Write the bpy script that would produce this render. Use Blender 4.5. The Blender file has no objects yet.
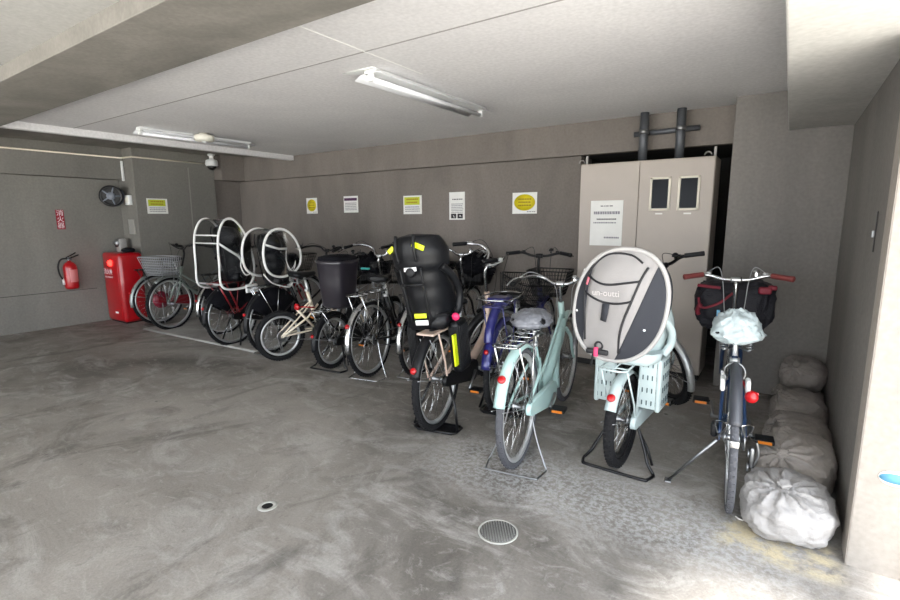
import bpy, math, random
from mathutils import Vector as V, Matrix, noise
random.seed(7)
PI = math.pi
sc = bpy.context.scene
COL = sc.collection
rad = math.radians

# ------------------------------------------------------------------ materials
def lin(c):
    return tuple(((v/255)/12.92 if v/255 <= .04045 else ((v/255+.055)/1.055)**2.4) for v in c)
MATS = {}
def mat(name, rgb, rough=.5, metal=0., bump=0., bscale=60., var=0., vscale=6., coat=0., alpha=1., trans=0., spec=.5):
    if name in MATS: return MATS[name]
    m = bpy.data.materials.new(name); m.use_nodes = True
    nt = m.node_tree; n = nt.nodes; b = n['Principled BSDF']
    c = lin(rgb)
    b.inputs['Base Color'].default_value = (*c, 1)
    b.inputs['Roughness'].default_value = rough
    b.inputs['Metallic'].default_value = metal
    b.inputs['Coat Weight'].default_value = coat
    b.inputs['Transmission Weight'].default_value = trans
    b.inputs['Specular IOR Level'].default_value = spec
    b.inputs['Alpha'].default_value = alpha
    tc = n.new('ShaderNodeTexCoord')
    nz = n.new('ShaderNodeTexNoise'); nz.inputs['Scale'].default_value = vscale; nz.inputs['Detail'].default_value = 5
    nt.links.new(tc.outputs['Object'], nz.inputs['Vector'])
    v = var if var else .06
    r = n.new('ShaderNodeMapRange')
    r.inputs['From Min'].default_value = .3; r.inputs['From Max'].default_value = .7
    r.inputs['To Min'].default_value = 1-v; r.inputs['To Max'].default_value = 1+v
    nt.links.new(nz.outputs['Fac'], r.inputs['Value'])
    mx = n.new('ShaderNodeVectorMath'); mx.operation = 'SCALE'
    mx.inputs[0].default_value = c
    nt.links.new(r.outputs['Result'], mx.inputs['Scale'])
    nt.links.new(mx.outputs['Vector'], b.inputs['Base Color'])
    if bump:
        n2 = n.new('ShaderNodeTexNoise'); n2.inputs['Scale'].default_value = bscale; n2.inputs['Detail'].default_value = 4
        nt.links.new(tc.outputs['Object'], n2.inputs['Vector'])
        bp = n.new('ShaderNodeBump'); bp.inputs['Strength'].default_value = bump; bp.inputs['Distance'].default_value = .01
        nt.links.new(n2.outputs['Fac'], bp.inputs['Height'])
        nt.links.new(bp.outputs['Normal'], b.inputs['Normal'])
    MATS[name] = m
    return m

def concrete(name, base, dark, scale=1.2, streak=(1, 1, .25), rough=.85, bump=.15, blotch=.5, light=None):
    """rendered / cast concrete with cloudy tone, vertical weathering and fine grain"""
    m = bpy.data.materials.new(name); m.use_nodes = True
    nt = m.node_tree; n = nt.nodes; L = nt.links.new; b = n['Principled BSDF']
    b.inputs['Roughness'].default_value = rough
    b.inputs['Specular IOR Level'].default_value = .3
    tc = n.new('ShaderNodeTexCoord')
    mp = n.new('ShaderNodeMapping'); mp.inputs['Scale'].default_value = streak
    L(tc.outputs['Object'], mp.inputs['Vector'])
    a = n.new('ShaderNodeTexNoise'); a.inputs['Scale'].default_value = scale; a.inputs['Detail'].default_value = 8; a.inputs['Roughness'].default_value = .62; a.inputs['Distortion'].default_value = .5
    L(mp.outputs['Vector'], a.inputs['Vector'])
    ramp = n.new('ShaderNodeValToRGB')
    ramp.color_ramp.elements[0].position = .5-.2*blotch-.08; ramp.color_ramp.elements[0].color = (*lin(dark), 1)
    ramp.color_ramp.elements[1].position = .66; ramp.color_ramp.elements[1].color = (*lin(base), 1)
    L(a.outputs['Fac'], ramp.inputs['Fac'])
    g = n.new('ShaderNodeTexNoise'); g.inputs['Scale'].default_value = 45; g.inputs['Detail'].default_value = 6
    L(tc.outputs['Object'], g.inputs['Vector'])
    r = n.new('ShaderNodeMapRange'); r.inputs['From Min'].default_value = .3; r.inputs['From Max'].default_value = .7
    r.inputs['To Min'].default_value = .92; r.inputs['To Max'].default_value = 1.08
    L(g.outputs['Fac'], r.inputs['Value'])
    s = n.new('ShaderNodeVectorMath'); s.operation = 'SCALE'
    L(ramp.outputs['Color'], s.inputs[0]); L(r.outputs['Result'], s.inputs['Scale'])
    L(s.outputs['Vector'], b.inputs['Base Color'])
    bp = n.new('ShaderNodeBump'); bp.inputs['Strength'].default_value = bump; bp.inputs['Distance'].default_value = .01
    L(g.outputs['Fac'], bp.inputs['Height']); L(bp.outputs['Normal'], b.inputs['Normal'])
    return m

def floor_material():
    m = bpy.data.materials.new('worn_concrete_floor'); m.use_nodes = True
    nt = m.node_tree; n = nt.nodes; L = nt.links.new; b = n['Principled BSDF']
    b.inputs['Specular IOR Level'].default_value = .35
    tc = n.new('ShaderNodeTexCoord')
    def nz(scale, detail=6, rough=.6, dist=0., vec=None, mapscale=None, rot=0):
        t = n.new('ShaderNodeTexNoise'); t.inputs['Scale'].default_value = scale; t.inputs['Detail'].default_value = detail
        t.inputs['Roughness'].default_value = rough; t.inputs['Distortion'].default_value = dist
        if mapscale:
            mp = n.new('ShaderNodeMapping'); mp.inputs['Scale'].default_value = mapscale; mp.inputs['Rotation'].default_value = (0, 0, rot)
            L(tc.outputs['Object'], mp.inputs['Vector']); L(mp.outputs['Vector'], t.inputs['Vector'])
        else: L(tc.outputs['Object'], t.inputs['Vector'])
        return t
    def ramp(src, p0, c0, p1, c1):
        r = n.new('ShaderNodeValToRGB'); r.color_ramp.elements[0].position = p0; r.color_ramp.elements[1].position = p1
        r.color_ramp.elements[0].color = (*c0, 1); r.color_ramp.elements[1].color = (*c1, 1); L(src, r.inputs['Fac']); return r
    def mix(a, bb, fac, mode='MIX'):
        x = n.new('ShaderNodeMix'); x.data_type = 'RGBA'; x.blend_type = mode
        if isinstance(fac, float): x.inputs['Factor'].default_value = fac
        else: L(fac, x.inputs['Factor'])
        L(a, x.inputs['A']) if not isinstance(a, tuple) else setattr(x.inputs['A'], 'default_value', (*a, 1))
        L(bb, x.inputs['B']) if not isinstance(bb, tuple) else setattr(x.inputs['B'], 'default_value', (*bb, 1))
        return x.outputs['Result']
    big = nz(.55, 9, .63, .8)
    base = ramp(big.outputs['Fac'], .38, lin((100, 96, 91)), .62, lin((150, 145, 139))).outputs['Color']
    blot = nz(1.7, 7, .7, 1.2, mapscale=(1, 1.8, 1), rot=.5)
    f1 = ramp(blot.outputs['Fac'], .5, (0, 0, 0), .64, (.62, .62, .62)).outputs['Color']
    base = mix(base, lin((168, 165, 161)), f1)
    dk = nz(1.1, 8, .66, 1.5, mapscale=(1.5, 1, 1), rot=-.4)
    f2 = ramp(dk.outputs['Fac'], .53, (0, 0, 0), .66, (.65, .65, .65)).outputs['Color']
    base = mix(base, lin((78, 75, 71)), f2)
    # scuffed, pitted strip in front of the stands
    geo = n.new('ShaderNodeSeparateXYZ'); L(tc.outputs['Object'], geo.inputs[0])
    def band(out, lo, hi, soft):
        a = n.new('ShaderNodeMapRange'); a.interpolation_type = 'SMOOTHSTEP'
        a.inputs['From Min'].default_value = lo-soft; a.inputs['From Max'].default_value = lo+soft; L(out, a.inputs['Value'])
        c = n.new('ShaderNodeMapRange'); c.interpolation_type = 'SMOOTHSTEP'
        c.inputs['From Min'].default_value = hi-soft; c.inputs['From Max'].default_value = hi+soft
        c.inputs['To Min'].default_value = 1; c.inputs['To Max'].default_value = 0; L(out, c.inputs['Value'])
        k = n.new('ShaderNodeMath'); k.operation = 'MULTIPLY'; L(a.outputs[0], k.inputs[0]); L(c.outputs[0], k.inputs[1]); return k.outputs[0]
    bx = band(geo.outputs['X'], -1.6, .15, .25); by = band(geo.outputs['Y'], 2.0, 2.5, .18)
    k = n.new('ShaderNodeMath'); k.operation = 'MULTIPLY'; L(bx, k.inputs[0]); L(by, k.inputs[1])
    sp = nz(38, 3, .7); f3 = ramp(sp.outputs['Fac'], .44, (0, 0, 0), .56, (1, 1, 1)).outputs['Color']
    k2 = n.new('ShaderNodeMath'); k2.operation = 'MULTIPLY'; L(k.outputs[0], k2.inputs[0]); L(f3, k2.inputs[1])
    k3 = n.new('ShaderNodeMath'); k3.operation = 'MULTIPLY'; L(k2.outputs[0], k3.inputs[0]); k3.inputs[1].default_value = .6
    base = mix(base, lin((176, 177, 178)), k3.outputs[0])
    # spilt yellow sand beside the sacks
    sx = band(geo.outputs['X'], -.13, .27, .05); sy = band(geo.outputs['Y'], 2.17, 2.42, .05)
    q = n.new('ShaderNodeMath'); q.operation = 'MULTIPLY'; L(sx, q.inputs[0]); L(sy, q.inputs[1])
    sn = nz(9, 5, .7); f4 = ramp(sn.outputs['Fac'], .42, (0, 0, 0), .58, (1, 1, 1)).outputs['Color']
    q2 = n.new('ShaderNodeMath'); q2.operation = 'MULTIPLY'; L(q.outputs[0], q2.inputs[0]); L(f4, q2.inputs[1])
    base = mix(base, lin((186, 174, 146)), q2.outputs[0])
    ab = nz(5.5, 10, .78, 1.8, mapscale=(1, 1.6, 1), rot=.9)
    f6 = ramp(ab.outputs['Fac'], .54, (0, 0, 0), .66, (.45, .45, .45)).outputs['Color']
    base = mix(base, lin((176, 174, 170)), f6)
    ac = nz(7.5, 10, .8, 1.2, mapscale=(1.7, 1, 1), rot=.2)
    f7 = ramp(ac.outputs['Fac'], .56, (0, 0, 0), .68, (.55, .55, .55)).outputs['Color']
    base = mix(base, lin((84, 81, 77)), f7)
    # small dark specks
    vo = n.new('ShaderNodeTexVoronoi'); vo.inputs['Scale'].default_value = 2.6; L(tc.outputs['Object'], vo.inputs['Vector'])
    f5 = ramp(vo.outputs['Distance'], .02, (.7, .7, .7), .045, (0, 0, 0)).outputs['Color']
    base = mix(base, lin((45, 44, 43)), f5)
    gr = nz(90, 4, .7); gm = n.new('ShaderNodeMapRange'); gm.inputs['From Min'].default_value = .3; gm.inputs['From Max'].default_value = .7
    gm.inputs['To Min'].default_value = .86; gm.inputs['To Max'].default_value = 1.12; L(gr.outputs['Fac'], gm.inputs['Value'])
    s = n.new('ShaderNodeVectorMath'); s.operation = 'SCALE'; L(base, s.inputs[0]); L(gm.outputs[0], s.inputs['Scale'])
    L(s.outputs['Vector'], b.inputs['Base Color'])
    rr = n.new('ShaderNodeMapRange'); rr.inputs['To Min'].default_value = .45; rr.inputs['To Max'].default_value = .8; L(blot.outputs['Fac'], rr.inputs['Value'])
    L(rr.outputs[0], b.inputs['Roughness'])
    add = n.new('ShaderNodeMath'); add.operation = 'MULTIPLY_ADD'; add.inputs[1].default_value = .4; L(gr.outputs['Fac'], add.inputs[0]); L(blot.outputs['Fac'], add.inputs[2])
    bp = n.new('ShaderNodeBump'); bp.inputs['Strength'].default_value = .35; bp.inputs['Distance'].default_value = .012
    L(add.outputs[0], bp.inputs['Height']); L(bp.outputs['Normal'], b.inputs['Normal'])
    return m

CHROME = mat('chrome', (190, 192, 194), .18, 1.)
STEEL = mat('brushed_steel', (150, 152, 154), .38, 1.)
ALU = mat('dull_aluminium', (205, 207, 208), .4, .7)
RIM = mat('rim_aluminium', (196, 199, 200), .35, .75)
RIMBLK = mat('black_rim', (30, 30, 32), .45, .2)
TYRE = mat('tyre_rubber', (25, 25, 27), .8, 0, .4, 220, spec=.25)
TYREG = mat('grey_worn_tyre', (74, 75, 80), .8, 0, .5, 220)
BLKP = mat('black_plastic', (17, 18, 21), .42, 0, .12, 200, spec=.3)
BLKM = mat('black_painted_metal', (14, 14, 17), .35, .0, spec=.4)
BLKC = mat('black_cloth', (17, 17, 22), .9, 0, .5, 260, spec=.15)
RUB = mat('black_rubber', (25, 25, 25), .7)
SPOKE = mat('spoke_steel', (205, 205, 205), .25, 1.)
REDR = mat('red_reflector', (168, 10, 20), .3, 0, coat=.2)
AMB = mat('amber_reflector', (196, 112, 24), .3)
YELR = mat('yellow_reflector', (214, 232, 20), .4)
WHTR = mat('white_reflector', (226, 228, 230), .3)
CLEARL = mat('lamp_lens', (200, 205, 210), .1, 0, coat=.8)
PINK = mat('pink_button', (226, 40, 96), .4)
CREAM = mat('cream_paint', (222, 210, 190), .35, 0, coat=.4)
MINT = mat('mint_paint', (168, 198, 195), .35, 0, coat=.4)
MINTP = mat('pale_mint_plastic', (180, 194, 194), .5)
NAVYP = mat('navy_paint', (36, 38, 104), .28, .15, coat=.6)
BLUEP = mat('blue_frame_paint', (34, 56, 90), .3, .2, coat=.5)
BEIGE = mat('champagne_paint', (196, 174, 160), .35, .15, coat=.4)
REDP = mat('red_frame_paint', (128, 20, 30), .3, .1, coat=.5)
GREYP = mat('grey_frame_paint', (110, 116, 118), .35, .4, coat=.3)
DKRED = mat('maroon_leather', (112, 46, 44), .6, 0, .3, 200)
CABLE = mat('cable_grey', (170, 172, 174), .45)
CABLEB = mat('cable_black', (26, 26, 26), .5)
WHITEP = mat('white_paint', (222, 224, 224), .4)

# ------------------------------------------------------------------ mesh builder
def catmull(pts, n=6, closed=False):
    P = [V(p) for p in pts]; out = []
    m = len(P)
    rng = m if closed else m-1
    for i in range(rng):
        if closed: a, b, c, d = P[(i-1) % m], P[i], P[(i+1) % m], P[(i+2) % m]
        else: a, b, c, d = P[max(i-1, 0)], P[i], P[i+1], P[min(i+2, m-1)]
        for k in range(n):
            t = k/n
            out.append(.5*((2*b)+(c-a)*t+(2*a-5*b+4*c-d)*t*t+(3*b-a-3*c+d)*t**3))
    if not closed: out.append(P[-1].copy())
    return out

class MB:
    def __init__(s): s.v = []; s.f = []; s.mi = []; s.m = 0; s.sm = []; s.smooth = True
    def mat(s, i): s.m = i; return s
    def flat(s): s.smooth = False; return s
    def soft(s): s.smooth = True; return s
    def face(s, ids): s.f.append(tuple(ids)); s.mi.append(s.m); s.sm.append(s.smooth)
    def rings(s, rings, closed_u=True, closed_v=False, cap0=True, cap1=True):
        base = len(s.v); k = len(rings[0])
        for r in rings: s.v.extend([V(p) for p in r])
        n = len(rings)
        for i in range(n if closed_v else n-1):
            j = (i+1) % n
            for a in range(k if closed_u else k-1):
                b = (a+1) % k
                s.face((base+i*k+a, base+i*k+b, base+j*k+b, base+j*k+a))
        if not closed_v and closed_u:
            sm = s.smooth; s.smooth = False
            if cap0: s.face([base+a for a in range(k)][::-1])
            if cap1: s.face([base+(n-1)*k+a for a in range(k)])
            s.smooth = sm
        return s
    def tube(s, path, r, n=8, closed=False, squash=None, cap=True):
        P = [V(p) for p in path]; m = len(P); rings = []
        if isinstance(r, (int, float)): R = [r]*m
        else: R = [r[0]+(r[-1]-r[0])*i/(m-1) for i in range(m)] if len(r) != m else list(r)
        T = []
        for i in range(m):
            if closed: t = P[(i+1) % m]-P[(i-1) % m]
            else: t = P[min(i+1, m-1)]-P[max(i-1, 0)]
            T.append(t.normalized() if t.length > 1e-9 else V((0, 0, 1)))
        u = T[0].orthogonal().normalized()
        if squash: # squash=(axis, factor): keep the frame aligned to axis
            pass
        for i in range(m):
            u = (u-T[i]*u.dot(T[i]))
            u = u.normalized() if u.length > 1e-6 else T[i].orthogonal().normalized()
            w = T[i].cross(u)
            ring = []
            for a in range(n):
                th = 2*PI*a/n; d = u*math.cos(th)*R[i]+w*math.sin(th)*R[i]
                if squash: ax = V(squash[0]); d = d-ax*d.dot(ax)*(1-squash[1])
                ring.append(P[i]+d)
            rings.append(ring)
        return s.rings(rings, closed_v=closed, cap0=cap, cap1=cap)
    def box(s, c, d, M=None):
        c = V(c); x, y, z = [q/2 for q in d]; base = len(s.v)
        for i in (-1, 1):
            for j in (-1, 1):
                for k in (-1, 1):
                    p = V((i*x, j*y, k*z))
                    if M: p = M @ p
                    s.v.append(c+p)
        sm = s.smooth; s.smooth = False
        for q in ((0, 1, 3, 2), (4, 6, 7, 5), (0, 4, 5, 1), (2, 3, 7, 6), (0, 2, 6, 4), (1, 5, 7, 3)): s.face([base+t for t in q])
        s.smooth = sm
        return s
    def rbox(s, c, d, r, M=None, seg=3):
        """rounded box: superellipse-like rounded corners in xy, soft top and bottom"""
        x, y, z = [q/2 for q in d]; r = min(r, x*.98, y*.98, z*.98)
        rings = []
        def ring(ins, zz):
            pts = []
            rr = max(r-ins*0, .0005)
            for cx, cy, a0 in ((x-r, y-r, 0), (-x+r, y-r, PI/2), (-x+r, -y+r, PI), (x-r, -y+r, 1.5*PI)):
                for k in range(seg+1):
                    a = a0+PI/2*k/seg
                    p = V((cx+math.cos(a)*(r-ins), cy+math.sin(a)*(r-ins), zz))
                    if M: p = M @ p
                    pts.append(V(c)+p)
            return pts
        for k in range(seg+1):
            a = PI/2*k/seg; rings.append(ring(r*(1-math.sin(a)), -z+r*(1-math.cos(a))))
        for k in range(seg+1):
            a = PI/2*(1-k/seg); rings.append(ring(r*(1-math.sin(a)), z-r*(1-math.cos(a))))
        return s.rings(rings)
    def lathe(s, prof, c=(0, 0, 0), axis=(0, 0, 1), n=24, a0=0, a1=2*PI):
        ax = V(axis).normalized(); u = ax.orthogonal().normalized(); w = ax.cross(u); c = V(c)
        full = abs(a1-a0-2*PI) < 1e-6; cnt = n if full else n+1
        rings = [[c+ax*z+(u*math.cos(a0+(a1-a0)*i/n)+w*math.sin(a0+(a1-a0)*i/n))*max(r, 1e-4) for i in range(cnt)] for r, z in prof]
        return s.rings(rings, closed_u=full)
    def ell(s, c, r, n=16, m=10, fn=None, M=None):
        rings = []
        for i in range(m+1):
            ph = -PI/2+PI*i/m; ph = max(min(ph, PI/2-.02), -PI/2+.02)
            ring = []
            for a in range(n):
                th = 2*PI*a/n; p = V((math.cos(ph)*math.cos(th)*r[0], math.cos(ph)*math.sin(th)*r[1], math.sin(ph)*r[2]))
                if fn: p = fn(p, th, ph)
                if M: p = M @ p
                ring.append(V(c)+p)
            rings.append(ring)
        return s.rings(rings)
    def sheet(s, grid, thick=0., nrm=None):
        """grid of points -> surface, given thickness along its normals"""
        R = len(grid); Cn = len(grid[0]); G = [[V(p) for p in r] for r in grid]
        base = len(s.v)
        for r in G: s.v.extend(r)
        for i in range(R-1):
            for j in range(Cn-1): s.face((base+i*Cn+j, base+i*Cn+j+1, base+(i+1)*Cn+j+1, base+(i+1)*Cn+j))
        if thick:
            N = []
            for i in range(R):
                for j in range(Cn):
                    du = G[i][min(j+1, Cn-1)]-G[i][max(j-1, 0)]; dv = G[min(i+1, R-1)][j]-G[max(i-1, 0)][j]
                    q = du.cross(dv); N.append(q.normalized() if q.length > 1e-9 else V((0, 0, 1)))
            b2 = len(s.v)
            k = 0
            for r in G:
                for p in r: s.v.append(p-N[k]*thick); k += 1
            for i in range(R-1):
                for j in range(Cn-1): s.face((b2+i*Cn+j, b2+(i+1)*Cn+j, b2+(i+1)*Cn+j+1, b2+i*Cn+j+1))
            edge = [(0, j) for j in range(Cn)]+[(i, Cn-1) for i in range(1, R)]+[(R-1, j) for j in range(Cn-2, -1, -1)]+[(i, 0) for i in range(R-2, 0, -1)]
            for a in range(len(edge)):
                i, j = edge[a]; p, q = edge[(a+1) % len(edge)]
                s.face((base+i*Cn+j, b2+i*Cn+j, b2+p*Cn+q, base+p*Cn+q))
        return s
    def build(s, name, mats, parent=None, X=None, bevel=0., sub=0, loc=None):
        me = bpy.data.meshes.new(name)
        me.from_pydata([tuple(X @ p) if X else tuple(p) for p in s.v], [], s.f)
        if not isinstance(mats, (list, tuple)): mats = [mats]
        for m in mats: me.materials.append(m)
        me.polygons.foreach_set('material_index', s.mi)
        me.polygons.foreach_set('use_smooth', s.sm)
        me.update()
        return link(name, me, parent, bevel, sub, loc)

def link(name, me, parent=None, bevel=0., sub=0, loc=None):
    o = bpy.data.objects.new(name, me); COL.objects.link(o)
    if parent: o.parent = parent
    if loc: o.location = loc
    if bevel:
        b = o.modifiers.new('bevel', 'BEVEL'); b.width = bevel; b.segments = 2; b.limit_method = 'ANGLE'
    if sub:
        b = o.modifiers.new('sub', 'SUBSURF'); b.levels = sub; b.render_levels = sub
    return o
def tag(o, label, cat, group=None):
    o['label'] = label; o['category'] = cat
    if group: o['group'] = group
    return o
def thing(name, label, cat, loc=(0, 0, 0), rz=0., group=None, lean=0.):
    o = bpy.data.objects.new(name, None); COL.objects.link(o)
    o.empty_display_size = .1
    o.location = loc; o.rotation_euler = (lean, 0, rz)
    return tag(o, label, cat, group)
def struct(o): o['kind'] = 'structure'; return o
def words(name, txt, size, m, parent, loc, rot=(PI/2, 0, 0), align='CENTER', sx=1.):
    c = bpy.data.curves.new(name, 'FONT'); c.body = txt; c.size = size; c.align_x = align; c.align_y = 'CENTER'; c.extrude = .0004
    t = bpy.data.objects.new('tmp', c); COL.objects.link(t)
    dg = bpy.context.evaluated_depsgraph_get(); me = bpy.data.meshes.new_from_object(t.evaluated_get(dg))
    bpy.data.objects.remove(t)
    me.materials.clear(); me.materials.append(m)
    o = link(name, me, parent, loc=loc); o.rotation_euler = rot; o.scale = (sx, 1, 1)
    return o
SKY, SUN, EXPO = 5.4, 28.0, 0.12
# ------------------------------------------------------------------ bicycle kit (x forward, y left, z up, origin under the rear wheel)
WC = {}
def wheel(name, parent, M, R, tr, tyre, rim, nsp=28, spoke=None):
    key = (R, tr, tyre.name, rim.name, nsp)
    if key not in WC:
        cir = lambda r, k: [(math.cos(2*PI*i/k)*r, 0, math.sin(2*PI*i/k)*r) for i in range(k)]
        t = MB().tube(cir(R-tr, 56), tr, 10, closed=True)
        for k in range(0, 56*2):   # low tread blocks round the crown
            a = 2*PI*k/112; s = 1 if k % 2 else -1
            M3 = Matrix.Rotation(-a, 3, 'Y')
            t.box((math.cos(a)*(R-.002), s*tr*.35, math.sin(a)*(R-.002)), (.006, tr*.55, .009), M3)
        r = MB(); ri = R-2*tr-.004
        prof = [(ri+.009, -.013), (ri-.004, -.014), (ri-.013, -.006), (ri-.013, .006), (ri-.004, .014), (ri+.009, .013)]
        r.rings([[V((math.cos(2*PI*i/56)*q, y, math.sin(2*PI*i/56)*q)) for q, y in prof] for i in range(56)], closed_v=True)
        sp = MB()
        for k in range(nsp):
            a = 2*PI*k/nsp; side = 1 if k % 2 else -1; off = (.9 if (k//2) % 2 else -.9)*(1 if nsp > 10 else 0)
            h = V((math.cos(a+off)*.022, side*.028, math.sin(a+off)*.022)); e = V((math.cos(a)*(ri-.01), 0, math.sin(a)*(ri-.01)))
            sp.tube([h, e], .0013 if nsp > 10 else .012, 4 if nsp > 10 else 6)
        hb = MB().lathe([(.006, -.06), (.009, -.05), (.009, -.04), (.026, -.032), (.026, -.027), (.015, -.022), (.014, 0), (.015, .022), (.026, .027), (.026, .032), (.009, .04), (.009, .05), (.006, .06)], axis=(0, 1, 0), n=16)
        meshes = []
        for mb, nm, m in ((t, 'tyre', tyre), (r, 'rim', rim), (sp, 'spokes', spoke or SPOKE), (hb, 'hub', STEEL)):
            o = mb.build(nm, m); meshes.append((nm, o.data)); bpy.data.objects.remove(o)
        WC[key] = meshes
    ms = WC[key]
    w = link(name, ms[0][1], parent); w.matrix_local = M
    for nm, me in ms[1:]: link(nm, me, w)
    return w

def arc(c, r, a0, a1, n=24): return [V((c[0]+math.cos(rad(a0+(a1-a0)*i/n))*r, 0, c[1]+math.sin(rad(a0+(a1-a0)*i/n))*r)) for i in range(n+1)]
def fender(name, parent, c, R, a0, a1, w, m, X=None, stays=(), sm=None, flap=False):
    b = MB(); g = []
    P = arc(c, R, a0, a1, 30)
    for i, p in enumerate(P):
        rdir = (p-V((c[0], 0, c[1]))).normalized(); row = []
        for k in range(9):
            u = -1+2*k/8; row.append(p+V((0, u*w/2, 0))-rdir*(.022*abs(u)**2.4))
        g.append(row)
    b.sheet(g, .0022)
    b.mat(1)
    for a in stays:
        e = V((c[0]+math.cos(rad(a))*(R-.004), 0, c[1]+math.sin(rad(a))*(R-.004)))
        for s in (-1, 1):
            b.tube([e+V((0, s*w*.48, 0)), V((c[0], s*.055, c[1]))], .0025, 6)
    return b.build(name, [m, sm or STEEL], parent, X)

def hull2(c0, r0, c1, r1, n=14):
    """outline round two circles in the xz plane"""
    d = V((c1[0]-c0[0], c1[1]-c0[1])); L = d.length; a = math.atan2(d[1], d[0]); be = math.acos((r0-r1)/L)
    pts = []
    for i in range(n+1):
        t = a+be+(2*PI-2*be)*i/n; pts.append((c0[0]+math.cos(t)*r0, c0[1]+math.sin(t)*r0))
    for i in range(n+1):
        t = a-be+(2*be)*i/n; pts.append((c1[0]+math.cos(t)*r1, c1[1]+math.sin(t)*r1))
    return pts

def saddle(parent, x, z, m, w=.2, L=.26, springs=True):
    b = MB(); rings = []
    prof = [(-.5, .55, .5), (-.46, .82, .8), (-.38, 1, 1), (-.25, .98, 1), (-.1, .74, .92), (.08, .42, .8), (.28, .24, .72), (.42, .2, .66), (.49, .14, .5)]
    for u, wf, hf in prof:
        ring = []
        for a in range(18):
            t = 2*PI*a/18; cy, sz = math.cos(t), math.sin(t)
            hh = (.035 if sz > 0 else .03)*hf
            ring.append((x+u*L, cy*abs(cy)**-.25*w/2*wf if abs(cy) > .01 else 0, z+sz*hh+.012*(abs(u)*2)**2*.8))
        rings.append(ring)
    b.rings(rings)
    o = b.build('saddle', m, parent)
    r = MB()
    for s in (-1, 1): r.tube([(x+.4*L, s*.012, z-.02), (x+.1*L, s*.022, z-.045), (x-.2*L, s*.022, z-.045), (x-.42*L, s*.045, z-.02)], .0035, 6)
    if springs:
        for s in (-1, 1):
            r.tube([(x-.32*L+math.cos(t*.9)*.014, s*.055+math.sin(t*.9)*.014, z-.075+t*.0018) for t in range(0, 34)], .003, 5)
            r.tube([(x-.32*L, s*.055, z-.078), (x-.1*L, s*.015, z-.075)], .005, 6)
    r.build('saddle_springs', STEEL, o)
    return o

def wire_basket(name, parent, cx, z0, bx, by, tx, ty, h, m, X=None, dx=0, nv=7, nh=4, wr=.0022, cy=0, solid=False):
    b = MB()
    def corner(t, sx, sy): return V((cx+dx*t+sx*(bx+(tx-bx)*t)/2, cy+sy*(by+(ty-by)*t)/2, z0+h*t))
    S = [(1, 1), (-1, 1), (-1, -1), (1, -1)]
    def rect(t, r):
        pts = []
        for i in range(4):
            p, q = corner(t, *S[i]), corner(t, *S[(i+1) % 4])
            for k in range(5): pts.append(p.lerp(q, (k+.5)/5))
        b.tube(pts, r, 6, closed=True)
    for i in range(nh+1): rect(i/nh, wr if i < nh else wr*2.2)
    for i in range(4):
        for k in range(nv):
            u = (k+.5)/nv
            b.tube([corner(0, *S[i]).lerp(corner(0, *S[(i+1) % 4]), u), corner(1, *S[i]).lerp(corner(1, *S[(i+1) % 4]), u)], wr, 5)
    for k in range(nv):
        u = (k+.5)/nv
        b.tube([corner(0, 1, 1).lerp(corner(0, -1, 1), u), corner(0, 1, -1).lerp(corner(0, -1, -1), u)], wr, 5)
        b.tube([corner(0, 1, 1).lerp(corner(0, 1, -1), u), corner(0, -1, 1).lerp(corner(0, -1, -1), u)], wr, 5)
    if solid:  # closed sides added to fill out the dark mass behind the row
        for i in range(4):
            g = [[corner(0, *S[i]).lerp(corner(0, *S[(i+1) % 4]), u/4).lerp(corner(1, *S[i]).lerp(corner(1, *S[(i+1) % 4]), u/4), t/4) for u in range(5)] for t in range(5)]
            b.sheet(g, .004)
        b.sheet([[corner(0, 1, 1), corner(0, -1, 1)], [corner(0, 1, -1), corner(0, -1, -1)]], .004)
    return b.build(name, m, parent, X)

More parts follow.
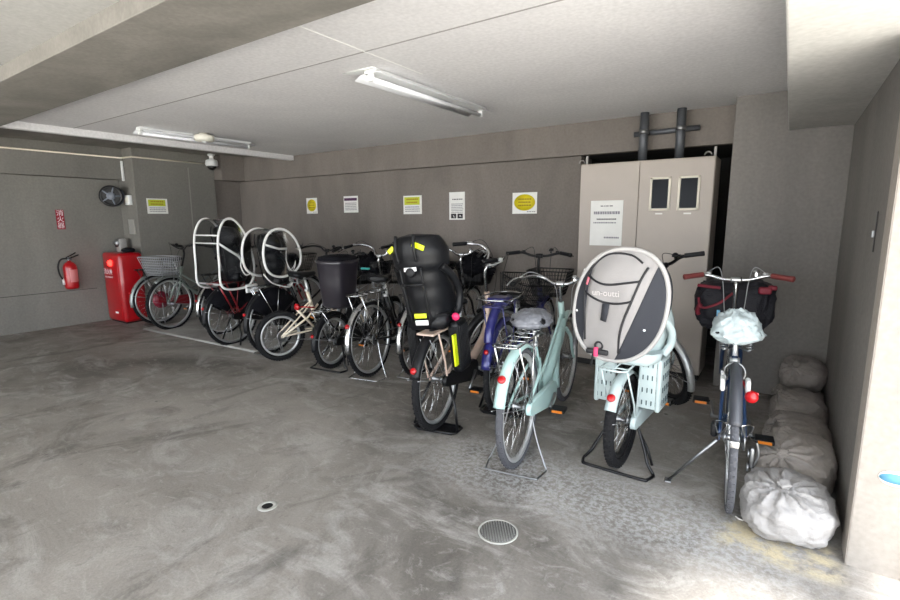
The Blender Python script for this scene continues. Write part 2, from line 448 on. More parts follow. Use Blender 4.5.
def bicycle(name, label, x, y, head, lean=0., R=.33, Rf=None, wb=1.12, tr=.019, frame_mat=None, style='step', tyre=None, rim=None,
            fend=None, ffend=None, fw=.06, saddle_m=None, seat_z=.83, seat_x=.24, steer=0., bar='swept', bar_z=.98, bar_mat=None, grip=None,
            rack=None, basket=None, basket_dx=0., stand='center', stand_mat=None, chain='case', case_mat=None, reflector=0., group='bicycles parked in a row',
            crank_a=35, cable=None, lamp=True, fork_mat=None, nsp=28, cat='bicycle', rack_z=None, fa1=190, ra=160, rr_=.016, tube_r=.023, rack_plate=False, basket_solid=False, guard=False, nh=5, nv=8, bar_w=.28):
    Rf = Rf or R; frame_mat = frame_mat or GREYP; tyre = tyre or TYRE; rim = rim or RIM; bar_mat = bar_mat or CHROME
    grip = grip or BLKP; saddle_m = saddle_m or BLKP; stand_mat = stand_mat or STEEL; cable = cable or CABLEB; fork_mat = fork_mat or frame_mat
    T = thing(name, label, cat, (x, y, 0), rad(head), group, rad(lean))
    bb = V((wb*.40, 0, .27)); ax = V((0, 0, R)); fx = V((wb, 0, Rf))
    hb = V((wb-.145, 0, .60)); ht = V((wb-.20, 0, .77))           # head tube, lower and upper end
    sdir = (ht-hb).normalized()
    S = Matrix.Translation(hb) @ Matrix.Rotation(rad(steer), 4, sdir) @ Matrix.Translation(-hb)
    st = V((seat_x+.03, 0, seat_z-.10))                           # top of the seat tube
    fw0 = bb.lerp(st, .62)
    # frame
    f = MB()
    f.tube([hb-sdir*.005, ht+sdir*.005], .021, 12)
    if style == 'step':
        f.tube(catmull([hb+sdir*.05, hb+V((-.09, 0, -.08)), hb.lerp(bb, .55)+V((-.03, 0, -.05)), bb+V((.06, 0, .02)), bb], 6), [tube_r]*25, 12)
        f.tube([bb, st-V((0, 0, .06))], .018, 10)
        f.tube(catmull([hb+sdir*.10, hb+V((-.13, 0, .02)), bb.lerp(st, .36)+V((.12, 0, 0)), bb.lerp(st, .30)], 6), .012, 8)
    elif style == 'low':    # thick single low tube, as on electric bikes
        f.tube(catmull([hb+sdir*.06, hb+V((-.06, 0, -.13)), bb+V((.20, 0, .06)), bb+V((.06, 0, .03)), bb], 6), .032, 14)
        f.tube([bb, st-V((0, 0, .06))], .021, 10)
        f.mat(1); f.rbox(bb+V((-.11, 0, .17)), (.075, .09, .30), .018, Matrix.Rotation(rad(-16), 3, 'Y')); f.mat(0)
    elif style == 'mixte':
        f.tube([hb+sdir*.02, bb], .016, 10); f.tube([hb+sdir*.12, bb.lerp(st, .62)], .013, 10); f.tube([bb, st-V((0, 0, .04))], .015, 10)
    elif style == 'fold':
        f.tube([hb+sdir*.03, bb+V((0, 0, .03))], .026, 12); f.tube([bb, st-V((0, 0, .05))], .018, 10)
        f.rbox(hb.lerp(bb, .5)+V((0, 0, .015)), (.035, .06, .08), .01)
    f.lathe([(.024, -.036), (.024, .036)], bb, (0, 1, 0), 14)
    for s in (-1, 1):
        o = V((0, s*.052, 0)); r1 = .010 if style != 'low' else .013
        f.tube(catmull([bb+V((-.02, s*.025, 0)), bb.lerp(ax, .3)+V((0, s*.045, 0)), ax+o], 5), [r1]*10+[r1*.8], 8)
        f.tube(catmull([fw0+V((0, s*.014, 0)), fw0.lerp(ax, .3)+V((0, s*.045, 0)), ax+o+V((0, 0, .01))], 5), r1*.85, 8)
        f.box(ax+o, (.03, .005, .03))
    f.build('frame', [frame_mat, BLKP], T)
    # seat post + saddle
    MB().tube([fw0, V((seat_x+.012, 0, seat_z-.03))], .0125, 10).lathe([(.024, -.012), (.024, .012)], st-V((0, 0, .055)), (0, 0, 1), 12).build('seat_post', ALU, T)
    saddle(T, seat_x, seat_z, saddle_m)
    # wheels
    wheel('rear_wheel', T, Matrix.Translation(ax), R, tr, tyre, rim, nsp)
    wheel('front_wheel', T, S @ Matrix.Translation(fx), Rf, tr, tyre, rim, nsp)
    # fork
    k = MB()
    for s in (-1, 1):
        k.tube(catmull([hb+V((.004, s*.03, -.03)), hb.lerp(fx, .35)+V((.0, s*.05, 0)), hb.lerp(fx, .75)+V((-.012, s*.052, 0)), fx+V((0, s*.055, 0))], 6), [.015, .009], 8)
    k.tube([hb+V((.004, -.036, -.028)), hb+V((0, 0, -.008)), hb+V((.004, .036, -.028))], .015, 8)
    k.build('fork', fork_mat, T, S)
    # handlebar
    top = ht+sdir*.02; bc = V((top.x-.03, 0, bar_z))
    h = MB(); W = bar_w
    h.tube(catmull([top-sdir*.03, top+sdir*(bar_z-top.z)*.7, bc], 5), .0125, 10)
    h.lathe([(.018, -.03), (.02, -.02), (.02, .02), (.018, .03)], bc, (0, 1, 0), 12)
    if bar == 'swept':
        half = [(0, 0, 0), (.012, .06, .004), (.03, .12, .035), (-.01, W*.72, .05), (-.10, W*.93, .035), (-.22, W, .012)]
    elif bar == 'up':
        half = [(0, 0, 0), (.02, .06, .01), (.05, .11, .075), (.01, W*.72, .11), (-.08, W*.95, .105), (-.2, W, .09)]
    else:
        half = [(0, 0, 0), (.01, .07, .002), (.015, .14, .022), (-.0, W*.7, .024), (-.05, W*1.0, .016)]
    L = catmull(half, 5)
    full = [bc+V((p.x, -p.y, p.z)) for p in reversed(L)]+[bc+p for p in L[1:]]
    h.tube(full, .0112, 10)
    H = h.build('handlebar', bar_mat, T, S)
    for s in (-1, 1):
        e = [bc+V((p.x, s*p.y, p.z)) for p in L]; g0 = e[-1]; d = (e[-1]-e[-4]).normalized()
        MB().tube([g0-d*.115, g0-d*.11, g0-d*.03, g0+d*.004, g0+d*.008], [.0155, .0165, .016, .0175, .012], 12).build('grip', grip, H, S)
        c = g0-d*.15
        lv = MB().rbox(c, (.03, .03, .026), .008)
        out = V((0, s, 0)); fwd = d.cross(V((0, 0, 1))); fwd = fwd if fwd.x > 0 else -fwd
        lv.tube(catmull([c+fwd*.02, c+fwd*.045+d*.02, c+fwd*.055+d*.07-V((0, 0, .008)), c+fwd*.05+d*.13-V((0, 0, .014))], 4), [.006, .0045], 7, )
        lv.build('brake_lever', ALU if bar_mat == CHROME else BLKP, H, S)
        # cable bows from lever to fork crown
        cb = MB(); tgt = hb+V((.03, s*.012, -.02)) if s < 0 else hb+V((-.05, .02, -.03))
        cb.tube(catmull([c+fwd*.02, c+V((.09, -s*.05, .035)), bc+V((.11, s*.07, -.02)), hb.lerp(bc, .4)+V((.08, s*.05, 0)), tgt], 7), .0026, 6)
        cb.build('brake_cable', cable, H, S)
    bl = MB().lathe([(.001, .022), (.014, .018), (.022, .006), (.023, 0), (.012, -.004)], bc+V((.0, -.1, .045)), (0, .2, 1), 14); bl.box(bc+V((0, -.1, .034)), (.02, .012, .02))
    bl.build('bell', bar_mat, H, S)
    # fenders
    if guard:  # black sheets added to darken the wheels, in place of shade
        for s in (-1, 1):
            g_ = [[V((math.cos(rad(a))*r_, s*(.044+.012*(R-r_)/R), R+math.sin(rad(a))*r_)) for a in range(12, 149, 8)] for r_ in (.11, R*.6, R+.012)]
            MB().sheet(g_, .0015).build('shade_sheet', BLKC, T)
    if fend:
        F = fender('rear_fender', T, (0, R), R+.022, 22, fa1, fw, fend, None, (165, 120), fend if False else STEEL)
        a = rad(ra+reflector); p = V((math.cos(a)*(R+.028), 0, R+math.sin(a)*(R+.028))); n = V((math.cos(a), 0, math.sin(a)))
        rf = MB().lathe([(.0, -.004), (rr_-.002, -.004), (rr_, .004), (rr_*.86, .010), (.0, .012)], p, n, 20)
        rf.build('reflector', REDR, F)
    if ffend is None: ffend = fend
    if ffend: fender('front_fender', T, (fx.x, Rf), Rf+.02, 55, 205, fw*.92, ffend, S, (190,))
    # chain and cranks
    if chain == 'case':
        o = hull2((bb.x+.01, bb.z+.004), .076, (0-.01, R), .036); c = MB()
        c.rings([[V((px, -.052, pz)) for px, pz in o], [V((px, -.056-.0, pz)) for px, pz in o], [V((px*.985+.003, -.079, pz*.97+.008)) for px, pz in o]])
        c.build('chain_case', case_mat or frame_mat, T)
    else:
        c = MB()
        for cc, r in (((bb.x, bb.z), .088), ((0, R), .045)):
            c.lathe([(r, -.002), (r, .002), (r*.84, .002), (r*.84, -.002), (r, -.002)], (cc[0], -.05, cc[1]), (0, 1, 0), 30)
            for q in range(5):
                t = 2*PI*q/5; c.box((cc[0]+math.cos(t)*r*.45, -.05, cc[1]+math.sin(t)*r*.45), (r*.9, .003, .012), Matrix.Rotation(-t, 3, 'Y'))
        o = hull2((bb.x, bb.z), .09, (0, R), .047); c.tube([V((px, -.05, pz)) for px, pz in o], .0042, 6, closed=True)
        c.build('chain', STEEL, T)
    ca = rad(crank_a); cr = MB()
    for s in (-1, 1):
        d = V((math.cos(ca)*s, 0, math.sin(ca)*s))*.165
        cr.tube([bb+V((0, s*.085, 0)), bb+d*.5+V((0, s*.09, 0)), bb+d+V((0, s*.096, 0))], [.012, .008, .009], 8)
    cr.tube([bb+V((0, -.09, 0)), bb+V((0, .09, 0))], .009, 8)
    C = cr.build('crank', STEEL, T)
    for s in (-1, 1):
        d = V((math.cos(ca)*s, 0, math.sin(ca)*s))*.165; pc = bb+d+V((0, s*.15, 0))
        p = MB().rbox(pc, (.085, .085, .022), .006).tube([bb+d+V((0, s*.09, 0)), pc], .007, 6).mat(1)
        for q in (-1, 1): p.box(pc+V((q*.044, 0, 0)), (.005, .06, .014))
        p.build('pedal', [BLKP, AMB], C)
    # rack
    rz = rack_z or 2*R+.075
    if rack and rack_plate:
        r = MB().rbox((-.03, 0, rz), (.30, .115, .014), .006)
        for s in (-1, 1): r.tube(catmull([(-.09, s*.05, rz), (-.04, s*.07, R+.14), (0, s*.068, R)], 5), .007, 8)
        r.build('rear_rack', rack, T)
    elif rack:
        r = MB()
        out = [(-.26, -.05), (-.235, -.068), (.17, -.062), (.19, -.03), (.19, .03), (.17, .062), (-.235, .068), (-.26, .05)]
        r.tube([V((a+.02, b, rz)) for a, b in out], .0052, 7, closed=True)
        for xx in (-.18, -.08, .02, .12): r.tube([V((xx, -.066, rz)), V((xx, .066, rz))], .004, 6)
        r.tube([V((-.22, 0, rz)), V((.2, 0, rz))], .004, 6)
        for s in (-1, 1):
            r.tube([V((-.20, s*.066, rz)), V((-.06, s*.072, R+.12)), V((0, s*.066, R))], .0048, 6)
            r.tube([V((.06, s*.064, rz)), V((0, s*.07, R+.02))], .0048, 6)
            r.tube([V((.20, s*.03, rz)), V((st.x-.01, s*.018, rz+.01))], .0045, 6)
        r.build('rear_rack', rack, T)
    if basket:
        bm = basket
        B_ = wire_basket('front_basket', T, hb.x+.27+basket_dx, .665, .22, .25, .31, .37, .225, bm, S, dx=.03, nh=nh, nv=nv, wr=.0028, solid=basket_solid)
        MB().tube([hb+V((.01, .05, .02)), hb+V((.15, .05, .06)), hb+V((.34, .05, .062))], .004, 6).tube([hb+V((.01, -.05, .02)), hb+V((.15, -.05, .06)), hb+V((.34, -.05, .062))], .004, 6)\
            .tube([fx+V((0, .06, 0)), V((hb.x+.30, .07, .66))], .004, 6).tube([fx+V((0, -.06, 0)), V((hb.x+.30, -.07, .66))], .004, 6).build('basket_stay', STEEL, T, S)
    if lamp:
        q = hb+V((.055, 0, .03)) if not basket else fx+V((.02, -.09, .06))
        l = MB().lathe([(.012, -.05), (.026, -.02), (.03, .012)], q, (1, 0, 0), 16).mat(1).lathe([(.028, .012), (.02, .018), (.001, .02)], q, (1, 0, 0), 16)
        l.build('headlamp', [BLKP, CLEARL], T, S)
    # stands
    if stand == 'center':
        k = MB(); r_ = .0048
        k.tube(catmull([(.015, .062, R-.01), (.0, .095, R*.55), (-.02, .145, .05), (-.03, .165, .012)], 4)+catmull([(-.04, .165, .006), (-.13, .145, .006), (-.145, .12, .006), (-.145, -.12, .006), (-.13, -.145, .006), (-.04, -.165, .006)], 3)+catmull([(-.03, -.165, .012), (-.02, -.145, .05), (0, -.095, R*.55), (.015, -.062, R-.01)], 4), r_, 8)
        k.build('kickstand', stand_mat, T)
    elif stand == 'heavy':
        k = MB()
        k.tube(catmull([(.04, .07, R-.03), (.0, .12, R*.5), (-.03, .15, .06), (-.04, .185, .012)], 4)+catmull([(-.055, .19, .010), (-.11, .172, .010), (-.125, .14, .010), (-.125, -.14, .010), (-.11, -.172, .010), (-.055, -.19, .010)], 3)+catmull([(-.04, -.185, .012), (-.03, -.15, .06), (0, -.12, R*.5), (.04, -.07, R-.03)], 4), .0085, 8)
        for s in (-1, 1): k.tube([(.05, s*.075, R-.06), (.03, s*.13, .12), (-.0, s*.168, .04)], .007, 6)
        k.build('kickstand', stand_mat, T)
    elif stand == 'plate':
        k = MB()
        for s in (-1, 1): k.tube([(.03, s*.065, R-.02), (-.0, s*.12, .16), (-.04, s*.155, .02)], .009, 8)
        out = [(-.08, -.13), (-.09, .10), (-.06, .14), (.03, .15), (.05, .13), (.05, -.14), (.03, -.155), (-.05, -.15)]
        k.tube([V((a, b, .009)) for a, b in out], .009, 8, closed=True)
        k.rings([[V((a*.9, b*.9, .002)) for a, b in out], [V((a*.9, b*.9, .005)) for a, b in out]])
        k.build('kickstand', stand_mat, T)
    elif stand == 'side':
        k = MB().tube([(.0, .06, R-.02), (.10, .27, .012)], .0075, 8).rbox((.10, .272, .008), (.05, .03, .014), .005).build('kickstand', stand_mat, T)
    # short parts on the back brake and the ring lock
    rb = MB().rbox((.03, .075, R+.02), (.05, .03, .07), .012).tube([(.03, .07, R+.02), (.20, .05, R-.02)], .004, 6).build('rear_brake', BLKP, T)
    lk = MB(); cl = V((.16, 0, R+.27))
    lk.tube([cl+V((0, math.cos(t)*.045, math.sin(t)*.05)) for t in [rad(-50+280*i/14) for i in range(15)]], .006, 6)
    lk.rbox(cl+V((0, .052, -.02)), (.03, .018, .06), .006); lk.build('wheel_lock', BLKP if bar_mat != CHROME else STEEL, T)
    T2 = dict(T=T, S=S, bc=bc, hb=hb, ht=ht, rz=rz, R=R, seat=V((seat_x, 0, seat_z)))
    return T2

def world(T, p, S=None):
    M = Matrix.Translation(T.location) @ T.rotation_euler.to_matrix().to_4x4()
    q = V(p)
    if S: q = S @ q
    return M @ q
# ------------------------------------------------------------------ the place
CEIL = 2.241
W_LEFT = concrete('wall_concrete_left', (132, 130, 124), (108, 106, 101), .7, bump=.12, blotch=.6)
W_BACK = concrete('wall_concrete_back', (128, 121, 115), (104, 99, 94), .9, (1.2, 1, .5), bump=.2)
W_RIGHT = concrete('wall_concrete_right', (132, 128, 124), (112, 109, 106), 1.0, bump=.12)
W_CEIL = concrete('painted_ceiling', (222, 221, 222), (208, 207, 209), .8, (1, 1, 1), rough=.8, bump=.05)
W_BEAM = concrete('bare_beam_concrete', (138, 134, 128), (104, 102, 97), 1.1, (1, 1.5, 1), bump=.12)
W_PALE = concrete('pale_column_tone', (150, 144, 137), (144, 138, 131), 1.5, (1, 1, .6), bump=.12)
W_SOFF = concrete('soffit_paint', (188, 187, 184), (166, 165, 162), 1.0, (1, 1, 1), bump=.1)
W_DARK = concrete('recess_shade_concrete', (60, 58, 57), (44, 43, 42), 1.0)  # dark tone stands in for the shade inside the recess
FLOOR = floor_material()
SLAB = concrete('parking_slab', (172, 170, 166), (140, 138, 134), 2.2, (1, 1, 1))
def sbox(name, x0, x1, y0, y1, z0, z1, m, bevel=0.):
    c = ((x0+x1)/2, (y0+y1)/2, 0)
    o = MB().box((0, 0, (z0+z1)/2), (x1-x0, y1-y0, z1-z0)).build(name, m, bevel=bevel); o.location = c
    return struct(o)
g = MB(); NX, NY = 60, 60
g.box((-2.0, -1.5, -.1), (20, 15, .2)); fl = struct(g.build('floor', FLOOR))
sbox('paving_bounce', .66, 20, -2.2, 12, -.06, .004, concrete('side_bounce_paving', (206, 203, 196), (190, 187, 180), .8, (1, 1, 1)))  # unseen pale ground added to bounce daylight in from the right
sbox('floor_bounce', -30, 20, -25, -2.2, -.06, .004, concrete('pale_bounce_paving', (206, 203, 196), (190, 187, 180), .8, (1, 1, 1)))  # unseen pale ground added to bounce sunlight up onto the ceiling
sbox('wall_left', -8.0, -7.68, -4, 5.2, 0, 2.5, W_LEFT)
sbox('trim_1', -7.68, -7.493, -4, 3.2, 1.897, 2.42, W_LEFT)                 # beam along the left wall
sbox('trim_2', -7.68, -7.222, 3.2, 4.33, 0, 2.42, W_LEFT, .006)             # pillar
sbox('wall_far_left', -7.68, -7.30, 4.33, 4.85, 0, 2.42, W_BACK)
sbox('trim_3', -7.30, -7.02, 4.33, 4.85, 1.945, 2.42, W_BACK)
sbox('wall_back', -7.30, -1.72, 4.79, 5.1, 0, 2.42, W_BACK)
sbox('trim_4', -7.02, -.41, 4.70, 4.789, 1.945, 2.42, W_BACK)              # beam above the notices
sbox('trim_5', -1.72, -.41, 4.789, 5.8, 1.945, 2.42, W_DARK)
sbox('wall_recess', -1.9, -.2, 5.75, 5.95, 0, 2.42, W_DARK)  # recess made deep so the gaps round the cabinet stay dark
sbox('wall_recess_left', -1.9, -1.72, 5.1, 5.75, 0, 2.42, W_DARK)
sbox('trim_6', -.41, .50, 4.41, 5.75, 0, 2.30, W_RIGHT, .006)               # column beside the cabinet
sbox('wall_right', .302, .47, 2.336, 4.41, 0, 2.30, W_RIGHT)
sbox('trim_7', .302-.004, .47, 2.33-.004, 2.336, 0, 2.30, W_PALE)           # paler end of the right wall
sbox('trim_8', .302-.008, .302, 2.33, 2.47, 0, 1.965, concrete('edge_strip_lit', (168, 160, 152), (150, 143, 136), 1.5))  # lighter tone stands in for outdoor light on the wall edge
sbox('trim_9', .47, .62, 2.30, 4.41, 0, 2.30, mat('brown_tile', (150, 112, 92), .5))
sbox('ceiling', -5.84, .62, 1.5, 4.70, CEIL, 2.45, W_CEIL)
sbox('ceiling_near', -7.7, -.02, -3.4, 1.10, CEIL, 2.45, W_SOFF)  # unseen front reach extended to cut daylight; right side left open for sun
sbox('ceiling_void', -7.7, -5.91, 1.4, 4.70, 2.30, 2.45, W_BEAM)  # darker concrete stands in for the shade behind the drop edge
sbox('trim_10', -5.93, -5.84, 1.4, 4.70, 2.178, 2.45, W_CEIL)               # drop edge of the ceiling
sbox('trim_11', -7.7, -.067, 1.06, 1.508, 2.16, 2.45, W_BEAM, .004)
sbox('trim_12', -.0675, .62, 1.25, 4.41, 1.967, 2.45, W_SOFF, .008)  # front edge cut back so sun reaches the right floor corner
SEAM = mat('seam_filler', (150, 149, 147), .9)
sbox('trim_13', -5.84, -.07, 2.085, 2.097, CEIL-.0012, CEIL+.002, SEAM)
sbox('trim_14', -1.974, -1.965, 1.60, 2.60, CEIL-.0014, CEIL+.002, mat('crack_filler', (232, 232, 230), .8))
sbox('trim_15', -7.684, -7.678, 1.0, 2.80, .452, .460, mat('joint_dark', (70, 68, 66), .9))  # dark seam line along the left wall
sbox('trim_16', -7.225, -7.219, 3.93, 3.945, 0, 2.1, mat('joint_pale', (142, 139, 134), .9))
o = MB().rings([[V((x, y, 0)) for x, y in ((-6.62, 2.85), (-4.46, 2.955), (-4.46, 4.79), (-6.62, 4.79))], [V((x, y, .018)) for x, y in ((-6.61, 2.868), (-4.47, 2.973), (-4.47, 4.78), (-6.61, 4.78))]]).build('trim_17', SLAB); struct(o)

# lamps
def lamp(x, y0, y1, label, plate):
    T = thing('ceiling_lamp', label, 'lamp', (x, (y0+y1)/2, CEIL), 0, 'strip lamps on the ceiling'); L = y1-y0
    MB().box((0, 0, -.012), (.09, L, .024)).build('housing', WHITEP, T, bevel=.003)
    for s in (-1, 1):
        MB().sheet([[(s*.045, -L/2, -.022), (s*.045, L/2, -.022)], [(s*.08, -L/2, -.03), (s*.08, L/2, -.03)], [(s*.125, -L/2, -.052), (s*.125, L/2, -.052)]], .0015*s).build('reflector', mat('lamp_enamel', (226, 228, 232), .35), T)
    MB().tube([(0, -L/2+.03, -.055), (0, L/2-.03, -.055)], .0155, 14).build('tube', mat('frosted_tube', (236, 238, 244), .25), T)
    for s in (-1, 1): MB().box((0, s*(L/2-.012), -.045), (.035, .022, .05)).build('lamp_holder', WHITEP, T, bevel=.003)
    if plate: MB().rings([[V((a, b, -.001)) for a, b in ((-.20, -L/2-.03), (.05, -L/2-.03), (.05, -L/2+.03), (-.12, -L/2+.03))], [V((a, b, -.008)) for a, b in ((-.20, -L/2-.03), (.05, -L/2-.03), (.05, -L/2+.03), (-.12, -L/2+.03))]]).build('end_plate', WHITEP, T)
    return T
lamp(-2.16, 2.33, 3.64, 'white strip lamp with bare tube on the ceiling, nearer of the two', True)
lamp(-5.27, 2.42, 3.62, 'white strip lamp with bare tube at the far ceiling edge, behind the round sensor', False)
T = thing('ceiling_sensor', 'round cream sensor hanging from the ceiling beside the far strip lamp', 'sensor', (-5.10, 2.98, CEIL))
MB().lathe([(.0, 0), (.05, 0), (.05, -.02), (.095, -.022), (.095, -.065), (.085, -.08), (0, -.082)], n=28).build('sensor_body', mat('cream_plastic', (222, 220, 208), .45), T)
MB().lathe([(.0, -.08), (.03, -.082), (.02, -.092), (0, -.095)], n=16).build('sensor_lens', WHITEP, T)
T = thing('security_camera', 'white dome security camera with black eye under the ceiling above the pillar', 'camera', (-7.05, 4.20, 2.30))
MB().lathe([(0, 0), (.05, 0), (.05, -.02), (.03, -.03), (.03, -.07), (.075, -.085), (.085, -.12), (.085, -.16), (.07, -.17), (0, -.17)], n=24).build('housing', WHITEP, T)
MB().lathe([(.068, -.165), (.06, -.195), (.035, -.22), (0, -.228)], n=20).build('dome', mat('smoked_dome', (14, 14, 16), .08, coat=.8), T)
CONDUIT = mat('pale_conduit', (196, 188, 172), .5)
c = MB().tube([(-7.475, -2, 2.186), (-7.475, 3.17, 2.18), (-7.40, 3.185, 2.18), (-7.205, 3.19, 2.178), (-7.205, 4.25, 2.172)], .011, 8).build('cable_conduit', CONDUIT)
tag(c, 'thin cream conduit pipe running along the top of the left wall and pillar', 'pipe')
c = MB().tube([(-7.472, 3.181, 2.14), (-7.472, 3.181, 1.88)], .018, 8).build('cable_conduit', WHITEP)
tag(c, 'short white vertical duct in the corner above the hose reel', 'pipe')

# notices
PAPER = mat('paper', (226, 226, 222), .7); YEL = mat('yellow_print', (214, 196, 20), .6); YG = mat('yellow_green_print', (190, 196, 52), .6)
INK = mat('dark_ink', (46, 42, 48), .7); GREYI = mat('grey_ink', (128, 126, 134), .7); PURP = mat('purple_ink', (70, 30, 70), .7)
def notice(label, x0, x1, z0, z1, Y, kind, face='y', name='wall_notice'):
    w, h = x1-x0, z1-z0
    if face == 'y': T = thing(name, label, 'notice', ((x0+x1)/2, Y, (z0+z1)/2), 0)
    else: T = thing(name, label, 'notice', (Y, (x0+x1)/2, (z0+z1)/2), PI/2)
    MB().box((0, -.003, 0), (w, .005, h)).build('board', PAPER, T)
    def strip(nm, u0, u1, v0, v1, m, d=.0062): MB().box((w*(u0+u1)/2, -d, h*(v0+v1)/2), (w*(u1-u0), .001, h*(v1-v0))).build(nm, m, T)
    def lines(v0, v1, n, m, u0=-.42, u1=.42, dens=9):
        b = MB(); rr = random.Random(int(abs(v0)*100)+n)
        for i in range(n):
            v = v0+(v1-v0)*(i+.5)/n; th = h*abs(v1-v0)/n*.45; u = u0
            while u < u1-.02:
                L = rr.uniform(.3, 1.)*(u1-u0)/dens; b.box((w*(u+L/2), -.0070, h*v), (w*L*.85, .0006, th)); u += L*1.12
        b.build('print', m, T)
    if kind == 'oval':
        MB().lathe([(0, 0), (.42, 0), (.42, .001), (0, .001)], (0, 0, 0), (0, -1, 0), 32).build('oval_print', YEL, T, X=Matrix.Translation((0, -.0055, h*.03)) @ Matrix.Diagonal((w*1.02, 1, h*.92, 1)))
        lines(-.18, .26, 3, mat('olive_ink', (150, 128, 20), .7), -.25, .25, 5); lines(-.44, -.38, 1, INK, .1, .42, 2)
    elif kind == 'banner':
        strip('yellow_band', -.44, .40, .0, .42, YG); lines(.05, .38, 2, mat('olive_ink', (150, 128, 20), .7), -.32, .3, 6); lines(-.4, -.06, 3, GREYI, -.4, .4)
    elif kind == 'purple':
        strip('title_band', -.46, .44, .22, .38, PURP); lines(-.38, .12, 5, GREYI, -.4, .42)
    elif kind == 'tall':
        lines(.2, .28, 1, INK, -.3, .3, 3); lines(-.26, .1, 6, GREYI, -.36, .38)
        for s in (-1, 1): strip('picture', s*.21-.17, s*.21+.17, -.45, -.28, INK)
        MB().tube([(w*.16, -.0075, -h*.38), (w*.22, -.0075, -h*.34), (w*.28, -.0075, -h*.4)], .004, 5).build('picture_mark', PAPER, T)
        MB().tube([(-w*.22, -.0075, -h*.33), (-w*.2, -.0075, -h*.4), (-w*.12, -.0075, -h*.4)], .004, 5).build('picture_mark', PAPER, T)
    elif kind == 'letter':
        lines(.36, .4, 1, INK, -.2, .2, 3); lines(.16, .3, 1, GREYI, -.4, .4, 12); lines(.06, .12, 1, INK, -.3, .3, 8); lines(-.02, .04, 1, GREYI, -.4, .3, 8); lines(-.36, -.28, 1, GREYI, -.05, .4, 6)
    return T
YW = 4.789
notice('small square notice with a yellow oval, leftmost on the back wall', -5.72, -5.50, 1.44, 1.655, YW, 'oval')
notice('square white notice with a purple title band on the back wall', -4.97, -4.71, 1.445, 1.66, YW, 'purple')
notice('white notice with a yellow green band, right of the purple one', -3.94, -3.66, 1.415, 1.635, YW, 'banner')
notice('tall narrow white notice with two black pictures on the back wall', -3.26, -3.05, 1.345, 1.655, YW, 'tall')
notice('wide notice filled by a yellow oval, nearest the beige cabinet', -2.45, -2.17, 1.405, 1.622, YW, 'oval')
notice('yellow and white notice on the pillar above the grey basket', 3.33, 3.60, 1.445, 1.65, -7.221, 'banner', 'x')

# beige cabinet
BEI = mat('cabinet_beige', (172, 163, 154), .5, var=.03); BEI2 = mat('cabinet_beige_edge', (166, 157, 146), .5)
CX0, CX1, CY, CZ = -1.585, -.515, 4.41, 1.826
T = thing('meter_cabinet', 'tall beige two door cabinet in the wall recess, with two small windows', 'cabinet', ((CX0+CX1)/2, CY+.17, 0))
w = CX1-CX0
MB().box((0, .0, CZ/2+.03), (w, .32, CZ-.06)).build('cabinet_body', BEI2, T, bevel=.004)
MB().box((0, .01, .03), (w-.04, .28, .06)).build('plinth', W_DARK, T)
xs = -1.075-(CX0+CX1)/2
for a, b, nm in ((-w/2+.004, xs-.003, 'left'), (xs+.003, w/2-.004, 'right')):
    D = MB().box(((a+b)/2, -.168, CZ/2+.045), (b-a, .016, CZ-.11)).build('door', BEI, T, bevel=.003)
    if nm == 'right':
        for wx in (-.905, -.69):
            q = wx-(CX0+CX1)/2; fr = MB()
            for s in (-1, 1): fr.box((q+s*.071, -.181, 1.548), (.018, .014, .27)); fr.box((q, -.181, 1.548+s*.126), (.158, .014, .018))
            Fm = fr.build('window_frame', mat('window_bezel', (214, 208, 192), .45), D, bevel=.002)
            MB().box((q, -.1775, 1.548), (.13, .004, .24)).build('glass', mat('dark_window_glass', (8, 11, 16), .15, spec=.1), Fm)
            MB().box((q, -.178, 1.388), (.055, .004, .012)).build('name_plate', PAPER, D)
    else:
        MB().rbox((b-.03, -.18, 1.0), (.025, .015, .12), .005).build('handle', STEEL, D)
for s in (-1, 1):
    b = MB().box((s*(w/2-.02), -.06, CZ+.035), (.016, .03, .09)).tube([(s*(w/2-.02)-.05+math.cos(t*PI/8)*.025, -.06, CZ+.02+math.sin(t*PI/8)*.025) for t in range(9)], .006, 6)
    b.build('lifting_lug', mat('lug_grey', (150, 148, 144), .5, .3), T)
P_ = notice('white printed letter taped to the left door of the beige cabinet', -1.475, -1.195, 1.115, 1.505, CY-.007, 'letter')
PIPE = mat('conduit_grey', (88, 91, 96), .45, .35)
for xx, w_ in ((-1.107, 'left'), (-.814, 'right')):
    T = thing('conduit_pipe', 'thick grey conduit rising from the cabinet top to the ceiling, %s of the pair' % w_, 'pipe', (xx, 4.60, CZ), 0, 'conduits above the cabinet')
    MB().tube([(0, 0, 0), (0, 0, CEIL-CZ)], .036, 18).build('pipe', PIPE, T)
    MB().tube([(0, 0, .24), (0, 0, .275)], .040, 18).build('clamp', STEEL, T)
r = MB().tube([(-1.20, 4.655, 2.075), (-.68, 4.655, 2.085)], .022, 12).tube([(-1.18, 4.655, 2.075), (-1.18, 4.70, 2.075)], .012, 8).tube([(-.70, 4.655, 2.085), (-.70, 4.70, 2.085)], .012, 8).build('support_rail', PIPE)
tag(r, 'short horizontal grey pipe crossing behind the two conduits', 'pipe')

